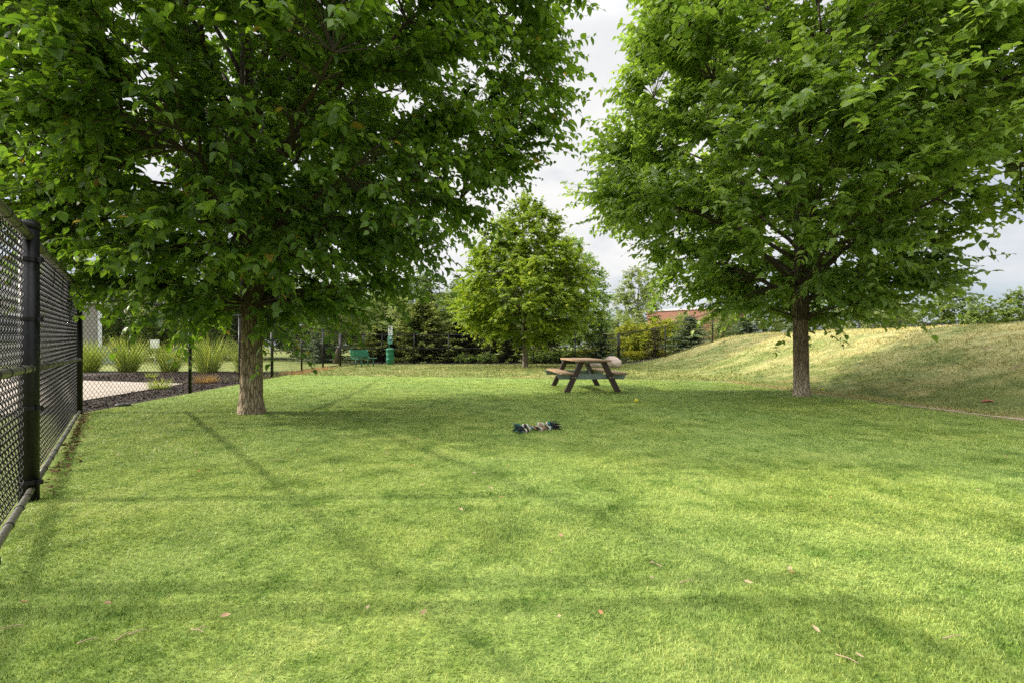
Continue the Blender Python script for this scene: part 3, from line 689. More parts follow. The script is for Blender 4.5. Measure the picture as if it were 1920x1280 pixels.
# small leaning tree by the gate and small one behind the white sign
def slim(loc, lean, label, seed, h=4.2):
    t = thing('slender_tree', label, 'tree', loc)
    MB().tube([(0, 0, -.05), (lean*.4, 0, .8), (lean, .05, 2.0)], [.17, .13, .10], 10).build('trunk', M['bark_far'], t, True)
    br, cr = grow(seed, [(1.5, .5), (2.1, 1.5), (2.9, 1.8), (3.6, 1.4), (h, .2)], .09, 1.8, n1=10, n2=110, tw=6, lv=7, leaf=.18, T=L4, F=F4, twig_len=.5, twig_tubes=False)
    a = br.build('branches', M['branch'], t, True); b = cr.build('crown', M['far_green'], t, True, attr=True)
    a.location.x = lean; b.location.x = lean
slim((-11.2, 28.8, 0), .45, 'slender leaning tree with pale trunk behind the gate', 83)
slim((-22.6, 33, 0), -.1, 'small tree with pale trunk just right of the small white sign', 89)

# ornamental grasses
def tuft(name, label, loc, n=650, Hh=1.7, r=.28, mat='reed', group=None, w=.016, seed=1, cat='ornamental grass', spread=1.0):
    t_ = RNG.random(n); a = RNG.uniform(0, 2*PI, n); rr = r*np.sqrt(RNG.random(n))
    P = np.stack([rr*np.cos(a), rr*np.sin(a), rr*0], -1)
    flop = .55*(RNG.random(n) < .13); bias = RNG.uniform(-.1, .1, 2)
    m = MB(); L = Hh*RNG.uniform(.6, 1.18, n)
    strips(P, a+RNG.normal(0, .5, n), L, np.abs(RNG.normal(.06, .10, n))*spread+.26*rr/r+flop+np.cos(a)*bias[0]+np.sin(a)*bias[1], RNG.uniform(.05, .75, n)**1.3*spread, w*RNG.uniform(.7, 1.3, n), 5, np.clip(RNG.beta(2, 2, n)+.15*(L/Hh-.9), 0, 1), m)
    o = m.build(name, M[mat], None, False, loc, attr=True); tag(o, label, cat, group); return o
GG = 'ornamental grass clumps along the mulch bed'
tuft('ornamental_grass', 'tall ornamental grass clump directly behind the corner fence post', (-17.6, 18.9, 0), group=GG, Hh=1.35, n=560)
tuft('ornamental_grass', 'tall ornamental grass clump in front of the pale green utility box', (-16.05, 19.0, 0), group=GG, Hh=1.5, n=620)
tuft('ornamental_grass', 'tall ornamental grass clump in front of the small white sign', (-14.3, 19.0, 0), group=GG, Hh=1.32, n=480, r=.24)
tuft('ornamental_grass', 'tall greener ornamental grass clump just right of the side fence line post', (-12.3, 18.4, 0), group=GG, Hh=1.55, n=560, r=.3)
tuft('ornamental_grass', 'ornamental grass clump half hidden by the dark elm trunk', (-10.5, 18.0, 0), group=GG, Hh=1.3, n=500)
tuft('ornamental_grass', 'ornamental grass clump seen through the near fence, left of the corner post', (-19.7, 19.3, 0), group=GG, Hh=1.4)
tuft('grass_tuft', 'small yellow green grass tuft growing at the edge of the concrete path', (-8.75, 11.3, 0), 160, .32, .2, 'reed', None, .012, cat='grass tuft', spread=2.2)
tuft('grass_tuft', 'small tan dried grass tuft in the mulch just right of the side fence post', (-8.9, 13.2, 0), 260, .3, .28, 'drytuft', None, .014, cat='grass tuft', spread=2.4)
tuft('grass_tuft', 'tiny yellow green weed in the mulch behind the concrete path', (-12.2, 15.4, 0), 80, .25, .15, 'reed', None, .014, cat='weed', spread=2.2)

# ------------------------------------------------------------------ fences
PITCH = .094
def chain(p0, p1, zb, zt, seg=4, r=.0028, d=.009):
    """woven wire between two plan points; zb/zt are (start,end) heights"""
    p0 = np.array(p0, float); p1 = np.array(p1, float); L = np.linalg.norm(p1-p0); e = (p1-p0)/L; nn = np.array([-e[1], e[0]])
    nw = int(L/(PITCH/2)); per = int((max(zt)-min(zb))/PITCH)
    k = np.arange(per*seg+1); ph = k/seg
    i = np.arange(nw)[:, None]
    tri = np.abs(((ph[None]+.5*(i % 2)) % 1)*2-1)                      # 0..1 zigzag
    u = (i+tri)*PITCH/2
    dep = d*np.sin(2*PI*(ph[None]+.5*(i % 2)))
    s = (u/L)
    zz0 = zb[0]+(zb[1]-zb[0])*s; zz1 = zt[0]+(zt[1]-zt[0])*s
    z = zz0+(zz1-zz0)*(ph[None]/per)
    P = np.stack([p0[0]+e[0]*u+nn[0]*dep, p0[1]+e[1]*u+nn[1]*dep, z], -1)        # nw, K, 3
    T = nrm(np.gradient(P, axis=1)); A = nrm(np.cross(T, np.array([nn[0], nn[1], 0.])+1e-3)); B = np.cross(T, A)
    n = 3; an = np.arange(n)*2*PI/n
    V = P[:, :, None]+r*(A[:, :, None]*np.cos(an)[:, None]+B[:, :, None]*np.sin(an)[:, None])
    K = P.shape[1]
    w = (np.arange(nw)*K*n)[:, None, None]; kk = (np.arange(K-1)*n)[None, :, None]; j = np.arange(n)[None, None]
    f = np.stack([w+kk+j, w+kk+(j+1) % n, w+kk+n+(j+1) % n, w+kk+n+j], -1).reshape(-1, 4)
    return MB().add(V, [f])
def post(parent, x, y, z0, z1, r, big=False, bands=()):
    o = MB().tube([(0, 0, z0-.1), (0, 0, z1)], r, 20 if big else 12).build('post', M['black'], parent, True)
    o.location = (x, y, 0)
    for p_ in o.data.polygons: 
        if abs(p_.normal.z) > .9: p_.use_smooth = False
    c = MB().lathe([(r*1.12, 0), (r*1.12, r*.55), (r*.95, r*.8), (r*.5, r*1.05), (.001, r*1.12)], (0, 0, z1-.01), 20 if big else 10).build('post_cap', M['black'], o, True)
    for zb in bands:
        MB().lathe([(r*1.02, 0), (r*1.1, .003), (r*1.1, .027), (r*1.02, .03)], (0, 0, zb), 20).box((r*1.25, 0, zb+.015), (.05, .018, .03)).build('band', M['black'], o)
    return o
def rail(parent, name, a, b, r, mat='rail', ties=0, trim=0):
    a = np.array(a, float); b = np.array(b, float); d = (b-a)/np.linalg.norm(b-a); a2 = a+d*trim; b2 = b-d*trim
    o = MB().tube(np.linspace(a2, b2, 6), r, 12).build(name, M[mat], parent, True)
    if ties:
        ax = d; u = nrm(np.cross(ax, [0, 0, 1.])); v = np.cross(ax, u); an = np.arange(14)*2*PI/14
        ring = (r+.0015)*(np.cos(an)[:, None]*u+np.sin(an)[:, None]*v)
        t0 = MB().tube(ring, .0028, 5, closed=True).build('tie', M['black'], o, True); t0.location = a2+(b2-a2)*(.5/ties)
        for k in range(1, ties):
            c = t0.copy(); COL.objects.link(c); c.parent = o; c.location = a2+(b2-a2)*((k+.5+random.uniform(-.15, .15))/ties)
    return o
# near-left fence: starts beside the viewer, runs to the corner post
fN = thing('chain_link_fence', 'near chain link fence with olive rails along the left edge of the foreground', 'fence', (0, 0, 0))
bays = [(-2.9, -.55), (-.55, 1.76), (1.94, 3.09), (3.09, 7.17)]
def topz(y): return 1.76+(y-2.32)*.0443
def midz(y): return .915-.012*(y-2.3)
def botz(y): return max(.04, .10-.013*(y-2.3))
for y in (-2.9, -.55, 1.76, 1.94, 3.09): post(fN, fl(y), y, 0, topz(y)+.07, .052, True, bands=(.12, topz(y)-.17, .62, 1.22))
for k, (y0, y1) in enumerate(bays):
    if k == 3: y1 = 7.13
    nt_ = max(4, int((y1-y0)*3))
    rail(fN, 'top_rail', (fl(y0), y0, topz(y0)), (fl(y1), y1, topz(y1)), .028, 'rail', nt_, .05)
    rail(fN, 'middle_rail', (fl(y0)+.02, y0, midz(y0)), (fl(y1)+.02, y1, midz(y1)), .025, 'rail', nt_, .05)
    rail(fN, 'bottom_rail', (fl(y0)+.02, y0, botz(y0)), (fl(y1)+.02, y1, botz(y1)), .019, 'rail', nt_, .04)
    a = np.array([fl(y0)-.03, y0]); b = np.array([fl(y1)-.03, y1]); d = (b-a)/np.linalg.norm(b-a)*.06
    chain(a+d, b-d, (botz(y0), botz(y1)), (topz(y0), topz(y1)), 8 if k > 1 else 2, .0033).build('chain_link_mesh', M['wire'], fN, True)
# side fence: corner post, going back
fS = thing('chain_link_fence', 'black chain link fence running back from corner post past the dark elm', 'fence', (0, 0, 0))
sy = [7.17, 10.3, 12.9, 15.45, 18.6, 21.9]; sx = [-6.83, -7.29, -7.72, -8.15, -8.6, -9.1]; sz = [2.0, 1.93, 1.92, 1.92, 1.9, 1.88]
rz_ = [1.83, 1.915, 1.9, 1.9, 1.88, 1.86]
for k in range(6): post(fS, sx[k], sy[k], 0, sz[k], .05 if k == 0 else (.045 if k in (3, 5) else .034), k == 0)
for k in range(5):
    a = np.array([sx[k], sy[k]]); b = np.array([sx[k+1], sy[k+1]]); d = (b-a)/np.linalg.norm(b-a)*.04
    rail(fS, 'top_rail', (*a, rz_[k]), (*b, rz_[k+1]), .024, 'black', 0, .03)
    if k >= 3: rail(fS, 'middle_rail', (*a, .92), (*b, .92), .022, 'black', 0, .03)
    chain(a+d, b-d, (.04, .04), (rz_[k], rz_[k+1]), 4 if k < 3 else 2, .003).build('chain_link_mesh', M['wire'], fS, True)
# gate
gt = thing('chain_link_gate', 'narrow black chain link gate with a middle bar between the side fence and the bench', 'gate', (0, 0, 0))
a = np.array([-9.12, 22.0]); b = np.array([-9.2, 24.2])
for p_, q_ in (((*a, .06), (*b, .06)), ((*a, .98), (*b, .98)), ((*a, 1.8), (*b, 1.8)), ((*a, .06), (*a, 1.8)), ((*b, .06), (*b, 1.8))):
    MB().tube([p_, q_], .024, 10).build('frame_bar', M['black'], gt, True)
chain(a, b, (.06, .06), (1.8, 1.8), 2, .003).build('chain_link_mesh', M['wire'], gt, True)
MB().box((-9.12, 23.9, 1.05), (.06, .12, .1)).build('latch', M['bolt'], gt)
# back fence
def line_fence(lb, pts, top=1.8, mid=None, r=.034, rr=.022, corner=(), mesh_r=.0032):
    f = thing('chain_link_fence', lb, 'fence', (0, 0, 0))
    for k, (x, y) in enumerate(pts): z = float(gz(x, y)); post(f, x, y, z, z+top+.06, .045 if k in corner else r)
    for k in range(len(pts)-1):
        a = np.array(pts[k]); b = np.array(pts[k+1]); za = float(gz(*a)); zb = float(gz(*b))
        rail(f, 'top_rail', (*a, za+top), (*b, zb+top), rr, 'black', 0, .03)
        if mid and k in mid: rail(f, 'middle_rail', (*a, za+.95), (*b, zb+.95), rr*.9, 'black', 0, .03)
        chain(a, b, (za+.05, zb+.05), (za+top, zb+top), 2, mesh_r).build('chain_link_mesh', M['wire'], f, True)
        rail(f, 'bottom_rail', (*a, za+.05), (*b, zb+.05), rr*.8, 'black', 0, .03)
    return f
bf = [(-9.2, 24.4), (-8.95, 27.5), (-8.0, 28.0), (-6.0, 27.9), (-3.87, 27.75), (-1.3, 27.7), (1.3, 27.6), (3.8, 27.5), (6.3, 27.1)]
line_fence('straight black chain link fence along the back, behind the waste station and maple', bf, 1.78, (0, 1, 2, 3, 4), corner=(0,))
hf = [(6.36, 27.0), (9.1, 27.0), (11.9, 27.0), (15.0, 27.1), (18, 27.2), (20.9, 27.4), (23.8, 27.9), (27, 28.6), (30.5, 29.3), (34.5, 30.1)]
line_fence('black chain link fence climbing over the grassy hill on the right', hf, 1.78, None, corner=(0,))

# string lights on the side fence
sl = thing('string_light', 'black string light cable with hanging clear bulbs along the side fence top rail', 'string light', (0, 0, 0))
def fpt(y): return np.array([np.interp(y, sy, sx)+.03, y, np.interp(y, sy, rz_)+.02])
MB().tube([fpt(y)+np.array([0, 0, .02*math.sin(y*5)]) for y in np.linspace(7.25, 15.2, 40)], .012, 6).build('cable', M['black'], sl, True)
for y in (8.2, 11.2, 14.2):
    p_ = fpt(y); b_ = MB().tube([(0, 0, 0), (0, 0, -.09)], .004, 6).lathe([(.012, -.15), (.02, -.145), (.02, -.095), (.01, -.085)], n=12).build('socket', M['black'], sl, True); b_.location = p_
    MB().lathe([(.012, -.15), (.022, -.165), (.03, -.19), (.028, -.215), (.016, -.235), (.002, -.24)], n=16).build('bulb', M['bulb'], b_, True)
# ------------------------------------------------------------------ picnic table
pt = thing('picnic_table', 'picnic table with tan planks and dark brown A frame legs on turf', 'picnic table', (1.85, 10.46, 0), rad(4.6))
LT = 1.78                                                      # distance between the two leg frames
for k in range(5):
    o = MB().box(((k-2)*.152, LT/2-.02, .735), (.147, LT+.42, .042)).build('top_plank', M['plank'], pt); bevel(o, .006)
for s in (-1, 1):
    for k in range(2):
        o = MB().box((s*(.545+.142*k), LT/2-.02, .447), (.137, LT+.42, .04)).build('seat_plank', M['plank'], pt); bevel(o, .006)
for y in (0, LT):
    for s in (-1, 1):
        m_ = MB()
        w = .068
        v = []
        for yy in (y-.045, y+.045):
            v += [(s*(.605-w), yy, 0), (s*(.605+w), yy, 0), (s*(.255+w), yy, .71), (s*(.255-w), yy, .71)]
        m_.add(v, [[(0, 1, 2, 3), (7, 6, 5, 4), (0, 4, 5, 1), (1, 5, 6, 2), (2, 6, 7, 3), (3, 7, 4, 0)]])
        lg = m_.build('leg', M['brown'], pt); bevel(lg, .006)
        yb = y-.05 if y == 0 else y+.05
        for (bx, bz) in ((s*.475, .36), (s*.405, .355)):
            MB().tube([(bx, y-.062, bz), (bx, y-.044, bz)], .012, 10).build('bolt', M['bolt'], lg)
    yc = y+.075
    m_ = MB()                                                   # galvanized cross channel with cut corners
    a_ = [(-.83, .425), (.83, .425), (.76, .305), (-.76, .305)]
    v = [(x, yc-.02, z) for x, z in a_]+[(x, yc+.02, z) for x, z in a_]
    m_.add(v, [[(0, 1, 2, 3), (7, 6, 5, 4), (0, 4, 5, 1), (1, 5, 6, 2), (2, 6, 7, 3), (3, 7, 4, 0)]])
    bevel(m_.build('cross_channel', M['galv'], pt), .004)
    MB().box((0, yc, .692), (.74, .04, .035)).build('top_cleat', M['galv'], pt)
    sg = 1 if y == 0 else -1
    o = MB().beam((0, yc+sg*.045, .37), (0, yc+sg*.5, .70), .05, .012).build('brace', M['galv'], pt)
    MB().box((0, yc+sg*.04, .36), (.09, .03, .07)).build('brace_plate', M['bolt'], o)
for s in (-1, 1):
    MB().box((s*.615, LT/2, .413), (.05, LT+.3, .025)).build('seat_rail', M['galv'], pt)

# rope toy
a = np.array([.06, 5.52]); b = np.array([.585, 5.80])
rt = thing('rope_toy', 'knotted dog rope toy in white, teal and black lying in the middle of the turf', 'rope toy', (a[0], a[1], .035), math.atan2(b[1]-a[1], b[0]-a[0]))
Lr = .6; u = np.linspace(.1, .47, 60)
for k, mt in enumerate(('ropeb', 'ropew', 'ropek', 'ropet')):
    ph = u*2*PI/.14+k*PI/2
    P = np.stack([u, .013*np.cos(ph)+.015*np.sin(u*9), .013*np.sin(ph)+.016+.006*np.sin(u*14)], -1)
    MB().tube(P, .0125, 8).build('rope_strand', M[mt], rt, True)
def knot(c, r, mt, turns=2, tilt=0.):
    th = np.linspace(0, 2*PI, 60, endpoint=False)
    P = np.stack([r*.55*np.sin(turns*th)+c[0], (r+.3*r*np.cos(3*th))*np.cos(th*turns/2 if turns % 2 == 0 else th)+c[1], (r+.3*r*np.cos(3*th))*np.sin(th*turns/2 if turns % 2 == 0 else th)+c[2]], -1)
    ca, sa = math.cos(tilt), math.sin(tilt); q = P-np.array(c)
    P = np.stack([q[:, 0]*ca-q[:, 1]*sa, q[:, 0]*sa+q[:, 1]*ca, q[:, 2]], -1)+np.array(c)
    MB().tube(P, .0125, 8, closed=True).build('knot_strand', M[mt], rt, True)
for cx, mts in ((.115, ('ropew', 'ropek', 'ropew')), (.335, ('ropew', 'ropet', 'ropew')), (.455, ('ropew', 'ropeb', 'ropek'))):
    for k, mt in enumerate(mts): knot((cx+.017*(k-1), .004*k, .022), (.041-.003*k), mt, 2, .5*k-.3)
for side, x0, mts in ((-1, .10, ('ropek', 'ropeb', 'ropek')), (1, .47, ('ropek', 'ropek', 'ropeb'))):
    for k, mt in enumerate(mts):
        m_ = MB()
        for q in range(18):
            d = np.array([side*1.0, random.uniform(-.75, .75)+(k-1)*.3, random.uniform(-.05, .85)]); L = random.uniform(.06, .15)
            s0 = np.array([x0, random.uniform(-.02, .02), .018+random.uniform(-.01, .015)]); tt3 = np.linspace(0, 1, 5)[:, None]
            P = s0+d*L*tt3; P[:, 2] -= .055*tt3[:, 0]**2; P[:, 2] = np.maximum(P[:, 2], -.02)
            m_.tube(P, [.007, .007, .0065, .005, .002], 5)
        m_.build('frayed_end', M[mt], rt, True)

# balls
def ball(x, y, lb):
    m_ = MB(); n = 12
    pr = [(max(.001, .04*math.sin(k*PI/n)), .045-.04*math.cos(k*PI/n)) for k in range(n+1)]
    m_.lathe(pr, n=20); o = m_.build('tennis_ball', M['ball'], None, True, (x, y, 0)); tag(o, lb, 'ball', 'yellow balls on the turf')
    th = np.linspace(0, 2*PI, 60, endpoint=False)
    P = np.stack([np.cos(th)+.35*np.cos(3*th), np.sin(th)-.35*np.sin(3*th), .95*np.sin(2*th)], -1); P = nrm(P)*.0405+np.array([0, 0, .045])
    MB().tube(P, .0016, 5, closed=True).build('seam', M['white'], o, True)
ball(2.34, 8.55, 'yellow ball lying on open turf in front of the picnic table')
ball(7.35, 10.75, 'yellow ball at the turf edge right of the right elm trunk')
# grey ring
o = MB().lathe([(.045, .012), (.06, .04), (.09, .045), (.11, .03), (.11, .005), (.06, .002), (.045, .012)], n=28).build('rubber_ring', M['ring'], None, True, (-6.88, 8.05, .012)); tag(o, 'small flat grey ring lying where the turf meets the mulch behind the corner post', 'ring')

# bench (long axis local X, faces local -Y); perforated seat & back on tube frame
ang = rad(68)
bn = thing('park_bench', 'green perforated metal bench facing right on the lawn near the gate', 'bench', (-8.0, 24.2, 0), ang)
LB = 1.3
def perf(name, P0, U, V, nu, nv, parent):
    """perforated sheet as a strand grid"""
    m_ = MB(); P0 = np.array(P0); U = np.array(U); V = np.array(V)
    for i in range(nu+1): m_.beam(P0+U*i/nu, P0+U*i/nu+V, .022, .008, tuple(np.cross(U, V)))
    for j in range(nv+1): m_.beam(P0+V*j/nv, P0+V*j/nv+U, .022, .009, tuple(np.cross(U, V)))
    return m_.build(name, M['greenpaint'], parent)
perf('seat', (-LB/2, -.02, .44), (LB, 0, 0), (0, -.43, .0), 34, 11, bn)
perf('backrest', (-LB/2, .10, .53), (LB, 0, 0), (0, .08, .36), 34, 9, bn)
for s in (-1, 1):
    x = s*(LB/2+.01)
    P = np.array([(x, .19, .91), (x, .15, .74), (x, .11, .56), (x, .07, .47), (x, -.02, .435), (x, -.25, .43), (x, -.47, .44)])
    MB().tube(P, .026, 8).build('side_frame', M['greenpaint'], bn, True)
    xl = s*(LB/2-.18)
    lg = MB().tube([(xl, -.38, .43), (xl, -.40, 0)], .028, 8).build('leg', M['greenpaint'], bn, True)
    lg = MB().tube([(xl, -.05, .43), (xl, -.02, 0)], .028, 8).build('leg', M['greenpaint'], bn, True)
MB().tube([(-LB/2+.18, -.21, .2), (LB/2-.18, -.21, .2)], .018, 8).build('stretcher', M['greenpaint'], bn, True)

# pet waste station
ws = thing('pet_waste_station', 'green pet waste station with white dog sign and round bin by back fence', 'waste station', (-7.2, 26.9, 0))
MB().box((-.06, .0, 1.1), (.06, .05, 2.25)).build('post', M['greenpaint'], ws)
sg = bevel(MB().box((.02, -.045, 1.98), (.25, .008, .54)).build('sign', M['white'], ws), .003)
m_ = MB()
def plate(P, y=-.0525): 
    n_ = len(P); m_.add([(x, y, z) for x, z in P], [np.arange(n_)[None]])
plate([(-.03, 2.06), (.05, 2.06), (.06, 2.10), (-.035, 2.10)]); plate([(.045, 2.095), (.09, 2.12), (.085, 2.155), (.05, 2.15), (.035, 2.1)])
for x_ in (-.03, -.005, .035, .052): plate([(x_, 2.0), (x_+.014, 2.0), (x_+.016, 2.065), (x_-.002, 2.065)], -.0527)
plate([(-.035, 2.085), (-.06, 2.12), (-.066, 2.115), (-.04, 2.075)], -.0526)
plate([(-.07, 1.9), (-.02, 1.9), (-.01, 1.945), (-.045, 1.97), (-.075, 1.94)]); plate([(.02, 1.93), (.08, 1.93), (.08, 1.965), (.02, 1.965)])
for z_ in (1.84, 1.80, 1.76): plate([(-.08, z_), (.085, z_), (.085, z_+.02), (-.08, z_+.02)])
plate([(-.085, 2.19), (.1, 2.19), (.1, 2.225), (-.085, 2.225)])
m_.build('pictogram', M['signdark'], sg)
dp = bevel(MB().box((.015, -.075, 1.44), (.26, .12, .46)).build('bag_dispenser', M['greenlight'], ws), .015)
MB().box((.06, -.1375, 1.48), (.12, .004, .26)).build('dispenser_label', M['signblue'], dp)
MB().box((.06, -.1405, 1.55), (.09, .003, .07)).build('label_panel', M['white'], dp)
bi = MB().lathe([(.2, .04), (.21, .05), (.222, .3), (.228, .31), (.222, .32), (.226, .58), (.232, .59), (.226, .6), (.23, .84), (.238, .85), (.238, .88), (.2, .885)], (.06, -.27, 0), 28).build('bin', M['greenpaint'], ws, True)
MB().lathe([(.243, .885), (.243, .91), (.2, .95), (.05, .975), (.001, .977)], (.06, -.27, 0), 28).build('bin_lid', M['greenpaint'], bi, True)

# boulders
def boulder(loc, r, lb, seed, sc=(1, 1, .85)):
    n = 28; th = np.linspace(0, PI, n); ph = np.arange(40)*2*PI/40; A, B = np.meshgrid(th, ph, indexing='ij')
    D = np.stack([np.sin(A)*np.cos(B), np.sin(A)*np.sin(B), np.cos(A)], -1)
    R = r*(.78+.45*fbm(D*1.2+seed, 3)+.06*fbm(D*6+seed, 2))
    V = D*R[..., None]*np.array(sc); i = np.arange(n-1)[:, None]; j = np.arange(40)[None]
    f = np.stack([i*40+j, i*40+(j+1) % 40, (i+1)*40+(j+1) % 40, (i+1)*40+j], -1).reshape(-1, 4)
    return tag(MB().add(V, [f]).build('boulder', M['rock'], None, True, loc), lb, 'rock')
boulder((5.05, 23.0, .22), .43, 'rounded pinkish boulder on the lawn just right of the picnic table top', 3)
boulder((4.25, 23.6, .12), .30, 'smaller flat boulder seen under the picnic table, left of the pinkish boulder', 9, (1.3, 1, .7))
# red-brown frond on the slope
x, y = 7.95, 7.7
m_ = MB()
for q in range(9):
    a_ = q*.12-.5; L = random.uniform(.12, .24)
    m_.tube([(0, 0, .02), (L*.5*math.cos(a_), L*.5*math.sin(a_), .045), (L*math.cos(a_), L*math.sin(a_), .02)], [.006, .012, .003], 4)
tag(m_.build('dead_frond', M['redfrond'], None, False, (x, y, float(gz(x, y))+.01)), 'reddish brown dead frond lying on the lower right slope of the hill', 'dead frond')

# ------------------------------------------------------------------ fallen leaves and twigs
def curled_leaf(mat, s):
    m_ = MB(); T = L11.copy(); T[:, 2] = .5*(T[:, 0]-.5)**2+1.1*T[:, 1]**2
    put_leaves(m_, np.zeros((1, 3)), np.array([[1., 0, 0]]), np.array([[0, 0, 1.]]), s, .5, T, F11, .9)
    return m_.build('fallen_leaf', M[mat], None, True)
def px(x, y): Y = 896/(y-650); return (x-960)*Y/853, Y
named = [('dryleaf', 413, 1170, .065, 'curled brown fallen leaf standing out on the turf at the bottom left'),
         ('oleaf', 52, 1143, .055, 'orange fallen leaf on the turf near the left edge of the foreground'),
         ('oleaf', 1490, 1085, .045, 'small orange fallen leaf on the lit turf at the lower right'),
         ('dryleaf', 790, 1168, .06, 'brown fallen leaf on the turf at the bottom centre'),
         ('yleaf', 1830, 925, .075, 'tan fallen leaf on the turf at the right edge of the foreground'),
         ('yleaf', 1063, 815, .07, 'pale yellow fallen leaf just right of the rope toy'),
         ('dryleaf', 1050, 1010, .055, 'small brown fallen leaf on the lit turf in the middle of the foreground'),
         ('dryleaf', 1888, 862, .07, 'brown fallen leaf on shaded turf at the far right')]
src = {}
for mt, x, y, s, lb in named:
    X, Y = px(x, y); o = curled_leaf(mt, s*.55); o.location = (X, Y, .030); o.rotation_euler = (random.uniform(-.3, .3), random.uniform(-.3, .3), random.uniform(0, 6)); tag(o, lb, 'leaf', 'fallen leaves'); src.setdefault(mt, o)
cnt = 0
while cnt < 84:
    if cnt < 66: x, y = random.uniform(170, 900), random.uniform(725, 900)
    else: x, y = random.uniform(120, 1800), random.uniform(880, 1250)
    X, Y = px(x, y)
    if not inpoly(np.array([X]), np.array([Y]), TURF)[0] or abs(X+4.1)+abs(Y-7.17) < .5: continue
    mt = random.choice(['dryleaf', 'yleaf', 'yleaf', 'oleaf']); o = src[mt].copy(); COL.objects.link(o)
    o.location = (X, Y, .034); o.rotation_euler = (random.uniform(-.4, .4), random.uniform(-.4, .4), random.uniform(0, 6)); s = random.uniform(.5, 1.0); o.scale = (s, s, s)
    w = {'dryleaf': 'brown', 'yleaf': 'pale yellow', 'oleaf': 'orange'}[mt]
    if cnt < 66: o['label'] = 'tiny %s fallen leaf scattered on the turf under the dark elm' % w; o['group'] = 'tiny %s fallen leaves under the dark elm' % w
    else: o['label'] = 'tiny %s fallen leaf scattered on the foreground turf' % w; o['group'] = 'tiny %s fallen leaves on the foreground turf' % w
    cnt += 1
def twig(x, y, L, a, lb, fork=False):
    X, Y = px(x, y); m_ = MB()
    u = np.linspace(-.5, .5, 7)
    P = np.stack([L*u, .05*L*np.sin(u*5), .003*np.cos(u*6)], -1); m_.tube(P, np.linspace(.0034, .0018, 7), 6)
    if fork: m_.tube([P[3], P[3]+np.array([.2*L, .16*L, .012]), P[3]+np.array([.34*L, .4*L, .004])], [.003, .0025, .0015], 5)
    o = m_.build('twig', M['twig'], None, True, (X, Y, .03)); o.scale = (.7, .7, .7); o.rotation_euler[2] = a; tag(o, lb, 'twig', 'fallen twigs')
twig(232, 1206, .075, 1.2, 'short pale twig on the turf at the bottom left, nearer the fence')
twig(260, 1198, .075, .5, 'short pale twig lying aslant on the turf at the bottom left, beside another twig')
twig(370, 1196, .085, -.4, 'forked tan twig on the turf left of the curled brown leaf', True)
twig(1288, 1101, .11, .25, 'thin tan twig lying flat on the turf in the centre foreground')
twig(1230, 1068, .09, 2.2, 'forked thin twig on the dark turf patch in the centre foreground', True)
twig(1588, 1250, .09, -.9, 'thin curved twig on the turf at the bottom right')
twig(1785, 1208, .11, .1, 'long thin twig on the turf at the lower right corner')
twig(10, 1192, .14, .5, 'long pale twig on the turf at the lower left corner')
twig(165, 1215, .08, .5, 'dull brown twig on the turf at the bottom left edge')
twig(520, 868, .16, .3, 'thin grey twig on the turf in front of the dark elm')

# ------------------------------------------------------------------ buildings, utility box, sign
hs = thing('grey_house', 'grey sided house with white corner trim and grey roof beyond the left fence', 'house', (-34.97, 27.7, 0), rad(42))
MB().box((0, 0, 2.0), (14.6, 7, 4.0)).build('wall', M['siding'], hs)
MB().box((7.33, -3.48, 1.95), (.2, .2, 3.9)).build('corner_trim', M['white'], hs); MB().box((-.1, -3.56, 3.98), (15.4, .2, .22)).build('fascia', M['white'], hs)
MB().add([(-7.6, -3.8, 4.1), (7.55, -3.8, 4.1), (7.55, 3.8, 4.1), (-7.6, 3.8, 4.1), (-5, 0, 6.4), (2.5, 0, 6.4)], [[(0, 1, 5, 4), (2, 3, 4, 5), (3, 2, 1, 0)], [(1, 2, 5), (3, 0, 4)]]).build('roof', M['roof'], hs)
for x in (-4.6, 0, 3.4):
    w = MB().box((x, -3.52, 2.2), (1.3, .1, 1.6)).build('window', M['white'], hs); MB().box((x, -3.59, 2.2), (1.1, .06, 1.4)).build('pane', M['glassd'], w)
bb = thing('brick_building', 'red brick building with pale roof edge behind the golden shrubs', 'building', (29.3, 72.5, -.25), rad(-37))
MB().box((0, 0, 3.4), (12.6, 9, 6.8)).build('wall', M['brick'], bb); MB().box((0, 0, 6.98), (13.0, 9.4, .3)).build('roof', M['metalroof'], bb)
ub = thing('utility_box', 'pale green metal utility box on the lawn behind the ornamental grasses', 'utility box', (-25.0, 28.2, 0))
bevel(MB().box((0, 0, .5), (1.35, 1.1, 1.0)).build('cabinet', M['utility'], ub), .02); bevel(MB().box((0, 0, 1.04), (1.42, 1.17, .06)).build('lid', M['utility'], ub), .01)
MB().box((0, 0, -.01), (1.7, 1.45, .12)).build('pad', M['concrete'], ub)
wsn = thing('yard_sign', 'small white sign on a short post beyond the left fence', 'sign', (-21.2, 27, 0))
MB().box((0, .03, .55), (.05, .04, 1.1)).build('post', M['bolt'], wsn); bevel(MB().box((0, 0, 1.22), (.54, .02, .48)).build('panel', M['white'], wsn), .004)

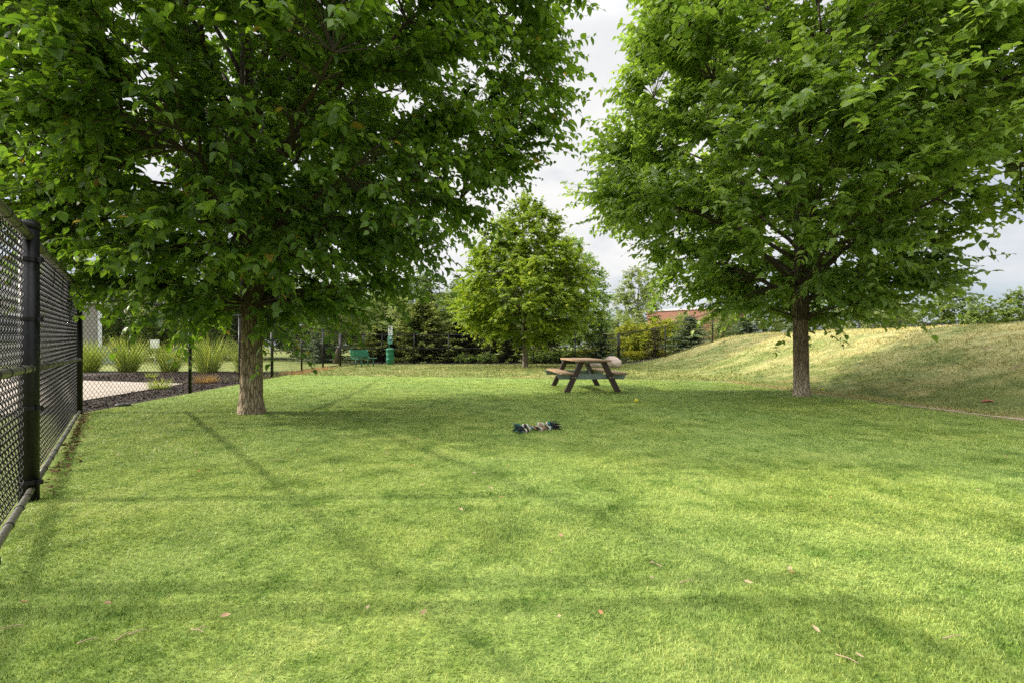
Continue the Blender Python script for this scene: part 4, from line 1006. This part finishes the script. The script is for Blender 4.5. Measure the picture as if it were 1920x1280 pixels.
# ------------------------------------------------------------------ camera, light, sky
cam = bpy.data.cameras.new('camera'); co = bpy.data.objects.new('camera', cam); COL.objects.link(co); S.camera = co
cam.sensor_width = 36; cam.lens = 853/1920*36; cam.shift_y = 10/1920; cam.clip_end = 3000; cam.clip_start = .05
co.location = (0, 0, H_CAM); co.rotation_euler = (rad(90), 0, 0)
EL, to = rad(27), Vector((-1, -.03, 0)).normalized()
sd = Vector((to.x*math.cos(EL), to.y*math.cos(EL), math.sin(EL)))
L = bpy.data.lights.new('sun', 'SUN'); lo = bpy.data.objects.new('sun', L); COL.objects.link(lo)
L.energy = 5.0; L.angle = rad(.8); L.color = (1, .91, .76); lo.rotation_euler = sd.to_track_quat('Z', 'Y').to_euler(); lo.location = (-20, 0, 30)
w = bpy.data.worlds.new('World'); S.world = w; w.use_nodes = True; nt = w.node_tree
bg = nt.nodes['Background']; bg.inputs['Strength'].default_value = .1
sky = N(nt, 'ShaderNodeTexSky', sky_type='NISHITA'); sky.sun_disc = False; sky.sun_elevation = EL; sky.sun_rotation = math.atan2(to.x, to.y)
tc = N(nt, 'ShaderNodeTexCoord').outputs['Generated']
mp = mapping(nt, tc, (1, 1, 2.6))
sepw = N(nt, 'ShaderNodeSeparateXYZ'); nt.links.new(tc, sepw.inputs[0])
f = noise(nt, mp, 1.5, 7, .55, .3)
fac = ramp(nt, math_(nt, 'ADD', f, math_(nt, 'MULTIPLY', math_(nt, 'SUBTRACT', sepw.outputs[2], .27), .45)), [(.40, (0,)*3), (.56, (1,)*3)])
shade = ramp(nt, noise(nt, mp, 2.3, 6, .55), [(.32, (7.9, 8.1, 8.5)), (.6, (9.9, 9.85, 9.75))])
skyc = mixc(nt, .55, sky.outputs[0], (6.2, 6.9, 8.2))
skym = mixc(nt, fac, skyc, shade)
zen = ramp(nt, sepw.outputs[2], [(.57, (1,)*3), (.92, (3.4,)*3)])                # overcast boosted overhead, out of view, to lift the ambient fill
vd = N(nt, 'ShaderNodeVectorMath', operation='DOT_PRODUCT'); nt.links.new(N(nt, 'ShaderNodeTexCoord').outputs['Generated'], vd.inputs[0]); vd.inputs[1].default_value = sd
glow = ramp(nt, vd.outputs['Value'], [(.66, (0,)*3), (.88, (1.4,)*3), (1, (4.,)*3)], 'EASE')   # haze glow added round the unseen sun for extra fill
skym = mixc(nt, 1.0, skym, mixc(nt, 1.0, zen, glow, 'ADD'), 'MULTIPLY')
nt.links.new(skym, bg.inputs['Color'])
S.view_settings.view_transform = 'Standard'; S.view_settings.look = 'None'; S.view_settings.exposure = 0
S.cycles.max_bounces = 6; S.cycles.diffuse_bounces = 3; S.cycles.glossy_bounces = 2; S.cycles.transmission_bounces = 4
S.cycles.sample_clamp_indirect = 4; S.cycles.use_denoising = False
